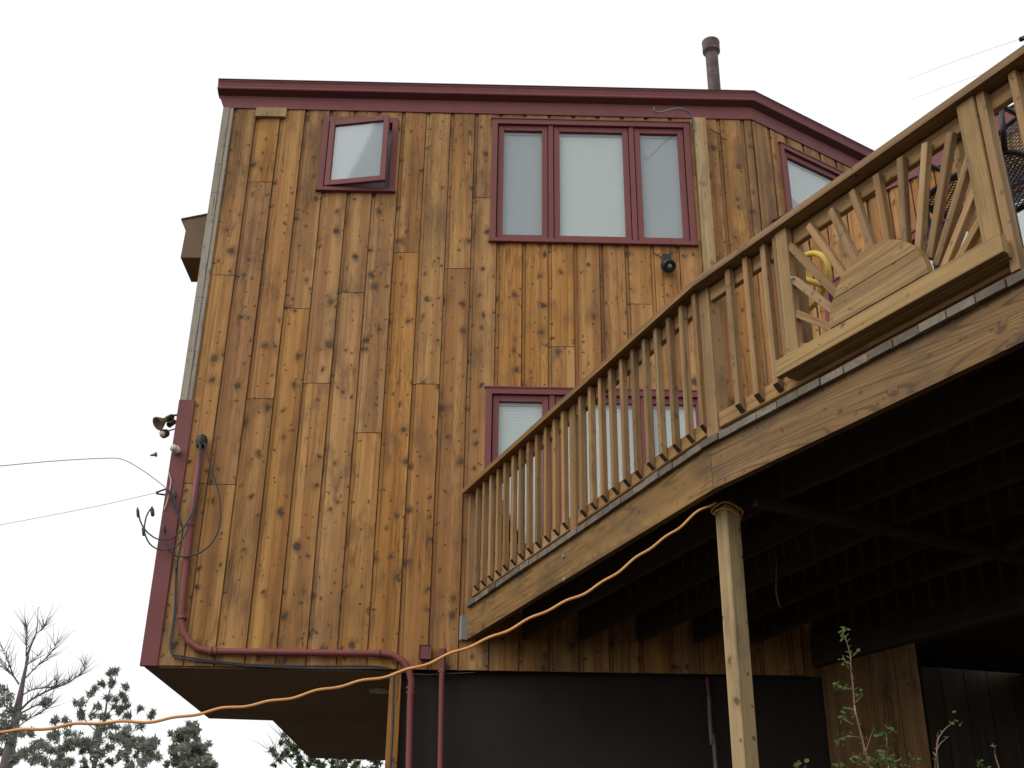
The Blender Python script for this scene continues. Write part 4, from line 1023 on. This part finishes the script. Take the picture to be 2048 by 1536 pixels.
for _ in range(60):
    x = rng.uniform(900, 1500); lim = 1110 if x < 960 else (1130+ (x-960)*.55 if x < 1120 else 1222); y = rng.uniform(max(lim-20, 1060), 1290); X, Y_ = q7(x, y); lc.append((X, Y_, rng.uniform(14, 26)))
for x, y in ((860, 1170), (880, 1200), (930, 1080), (950, 1120), (900, 1230), (940, 1180), (980, 1150), (870, 1260)): X, Y_ = q7(x, y); lc.append((X, Y_, 18))
tree("leafy_tree", 24, "loose leafy tree showing below the second soffit step", [(*q7(1240, 1290), 9), (*q7(1240, 1240), 7), (*q7(1238, 1180), 3)],
     [[q7(1200, 1290), q7(1060, 1240), q7(960, 1150), q7(930, 1080), 3], [q7(1000, 1290), q7(920, 1220), q7(860, 1180), 2]], lc, [], M_LEAF2, seed=9, sz=.08, dens=45, twigs=True)

# ------------------------------------------------------------------ shrubs in front of the deck
def z6(x, y): return (1600+x*.21875, 1230+y*.21875)
def leafblob(c, r, n, sz, V, F, rng):
    for _ in range(n):
        o = c+Vector((rng.gauss(0, r), rng.gauss(0, r), rng.gauss(0, r))); a = Vector((rng.gauss(0, 1), rng.gauss(0, 1), rng.gauss(0, .7))).normalized(); b = a.orthogonal().normalized()
        nn = a.cross(b); s = sz*rng.uniform(.6, 1.2); k = len(V)
        V += [o-a*s*.2, o+b*s*.5+a*s*.2+nn*s*.1, o+b*s*.42+a*s*.75, o+a*s, o-b*s*.42+a*s*.75, o-b*s*.5+a*s*.2+nn*s*.1, o+a*s*.4]
        F += [[k, k+1, k+6], [k+1, k+2, k+6], [k+2, k+3, k+6], [k+3, k+4, k+6], [k+4, k+5, k+6], [k+5, k, k+6]]
def shrub(name, Y, label, stems, leaves, seed, group="shrubs"):
    rng = random.Random(seed); b = on_y(*z6(*stems[0][0]), Y); S = thing(name, (b.x, Y, GZ), label, "shrub", "shrubs below the deck")
    for st in stems:
        pts = [on_y(*z6(*p), Y+rng.uniform(-.02, .02)) for p in st[:-1]]; r = st[-1]
        sp_ = smooth_path(pts, 4)
        if st[0][1] >= 1375: sp_ = [Vector((pts[0].x+.1, Y+.02, GZ)), sp_[0]-UP*1.2] + sp_
        r *= .75; m = len(sp_)
        V, F = [], []; tube_vf(sp_, [r*(1-.6*i/(m-1))*(1+.25*(i % 5 == 0)) for i in range(m)], V, F, 6)
        for i in range(5, m, 2):
            if sp_[i].z > on_y(1700, 1536, Y).z:
                d = Vector((rng.uniform(-1, 1), rng.uniform(-1, 1), .5)).normalized(); tube_vf([sp_[i], sp_[i]+d*r*5], [r*.5, r*.15], V, F, 4)
        world_mesh("stem", V, F, M_TWIG, S, smooth=True)
    V, F = [], []
    for x, y, n in leaves: leafblob(on_y(*z6(x, y), Y), .0075, max(3, int(n*.75)), .0115, V, F, rng)
    if V: world_mesh("leaves", V, F, M_LEAF, S)
shrub("shrub", 3.2, "tall thin twig with small green leaves right of the deck post", 
      [[(660, 1399), (640, 1385), (590, 1220), (550, 1060), (510, 900), (495, 800), (485, 650), (465, 480), (460, 370), (435, 270), (410, 190), .0042],
       [(485, 690), (400, 660), (330, 640), .0018], [(510, 800), (550, 750), .0015], [(500, 885), (450, 850), .0015], [(485, 1000), (430, 970), (375, 935), .0018], [(560, 1130), (480, 1110), (390, 1125), (345, 1155), .0018],
       [(460, 455), (410, 415), (390, 370), .0015], [(465, 390), (495, 360), .0015], [(600, 1250), (640, 1130), (675, 1040), .0016],
       [(810, 1399), (800, 1300), (795, 1180), (790, 1090), .0028], [(700, 1399), (720, 1330), (750, 1260), .002]],
      [(405, 160, 10), (410, 185, 7), (420, 430, 8), (393, 385, 5), (322, 638, 9), (340, 650, 5), (425, 680, 8), (550, 742, 6), (458, 850, 6), (452, 900, 4), (405, 935, 6), (380, 930, 4), (345, 1155, 9), (385, 1120, 5), (440, 1115, 5), (490, 1103, 5), (622, 1110, 5), (675, 1040, 4), (493, 355, 3),
       (795, 1050, 10), (825, 1090, 9), (780, 1070, 7), (830, 1240, 9), (750, 1255, 10), (745, 1280, 9), (790, 1300, 8), (505, 1310, 12), (520, 1330, 8), (355, 1370, 12), (390, 1392, 8), (660, 1350, 14), (700, 1340, 12), (700, 1380, 14), (760, 1370, 12), (850, 1340, 12), (860, 1370, 12), (620, 1385, 12), (830, 1395, 12), (570, 1250, 3), (1015, 1300, 5), (1040, 1330, 6), (1070, 1350, 4), (-10, 1375, 8), (-40, 1390, 6), (30, 1365, 6)], 21)
shrub("shrub", 3.3, "bare forked reddish twigs before the dark wall at lower right",
      [[(1235, 1399), (1245, 1300), (1260, 1210), (1300, 1160), (1360, 1112), .003], [(1262, 1399), (1250, 1260), (1262, 1140), (1320, 1050), (1410, 972), .003], [(1255, 1180), (1262, 1070), .0018], [(1240, 1290), (1215, 1250), .0018]],
      [(1412, 968, 2), (1400, 985, 2)], 22)
shrub("shrub", 3.3, "smallest twig at the right edge with a few leaves at its foot",
      [[(1815, 1380), (1795, 1320), (1782, 1260), (1775, 1200), (1740, 1197), .0022], [(1778, 1205), (1797, 1190), .0014]],
      [(1650, 1345, 8), (1650, 1395, 9), (1630, 1399, 8)], 23)
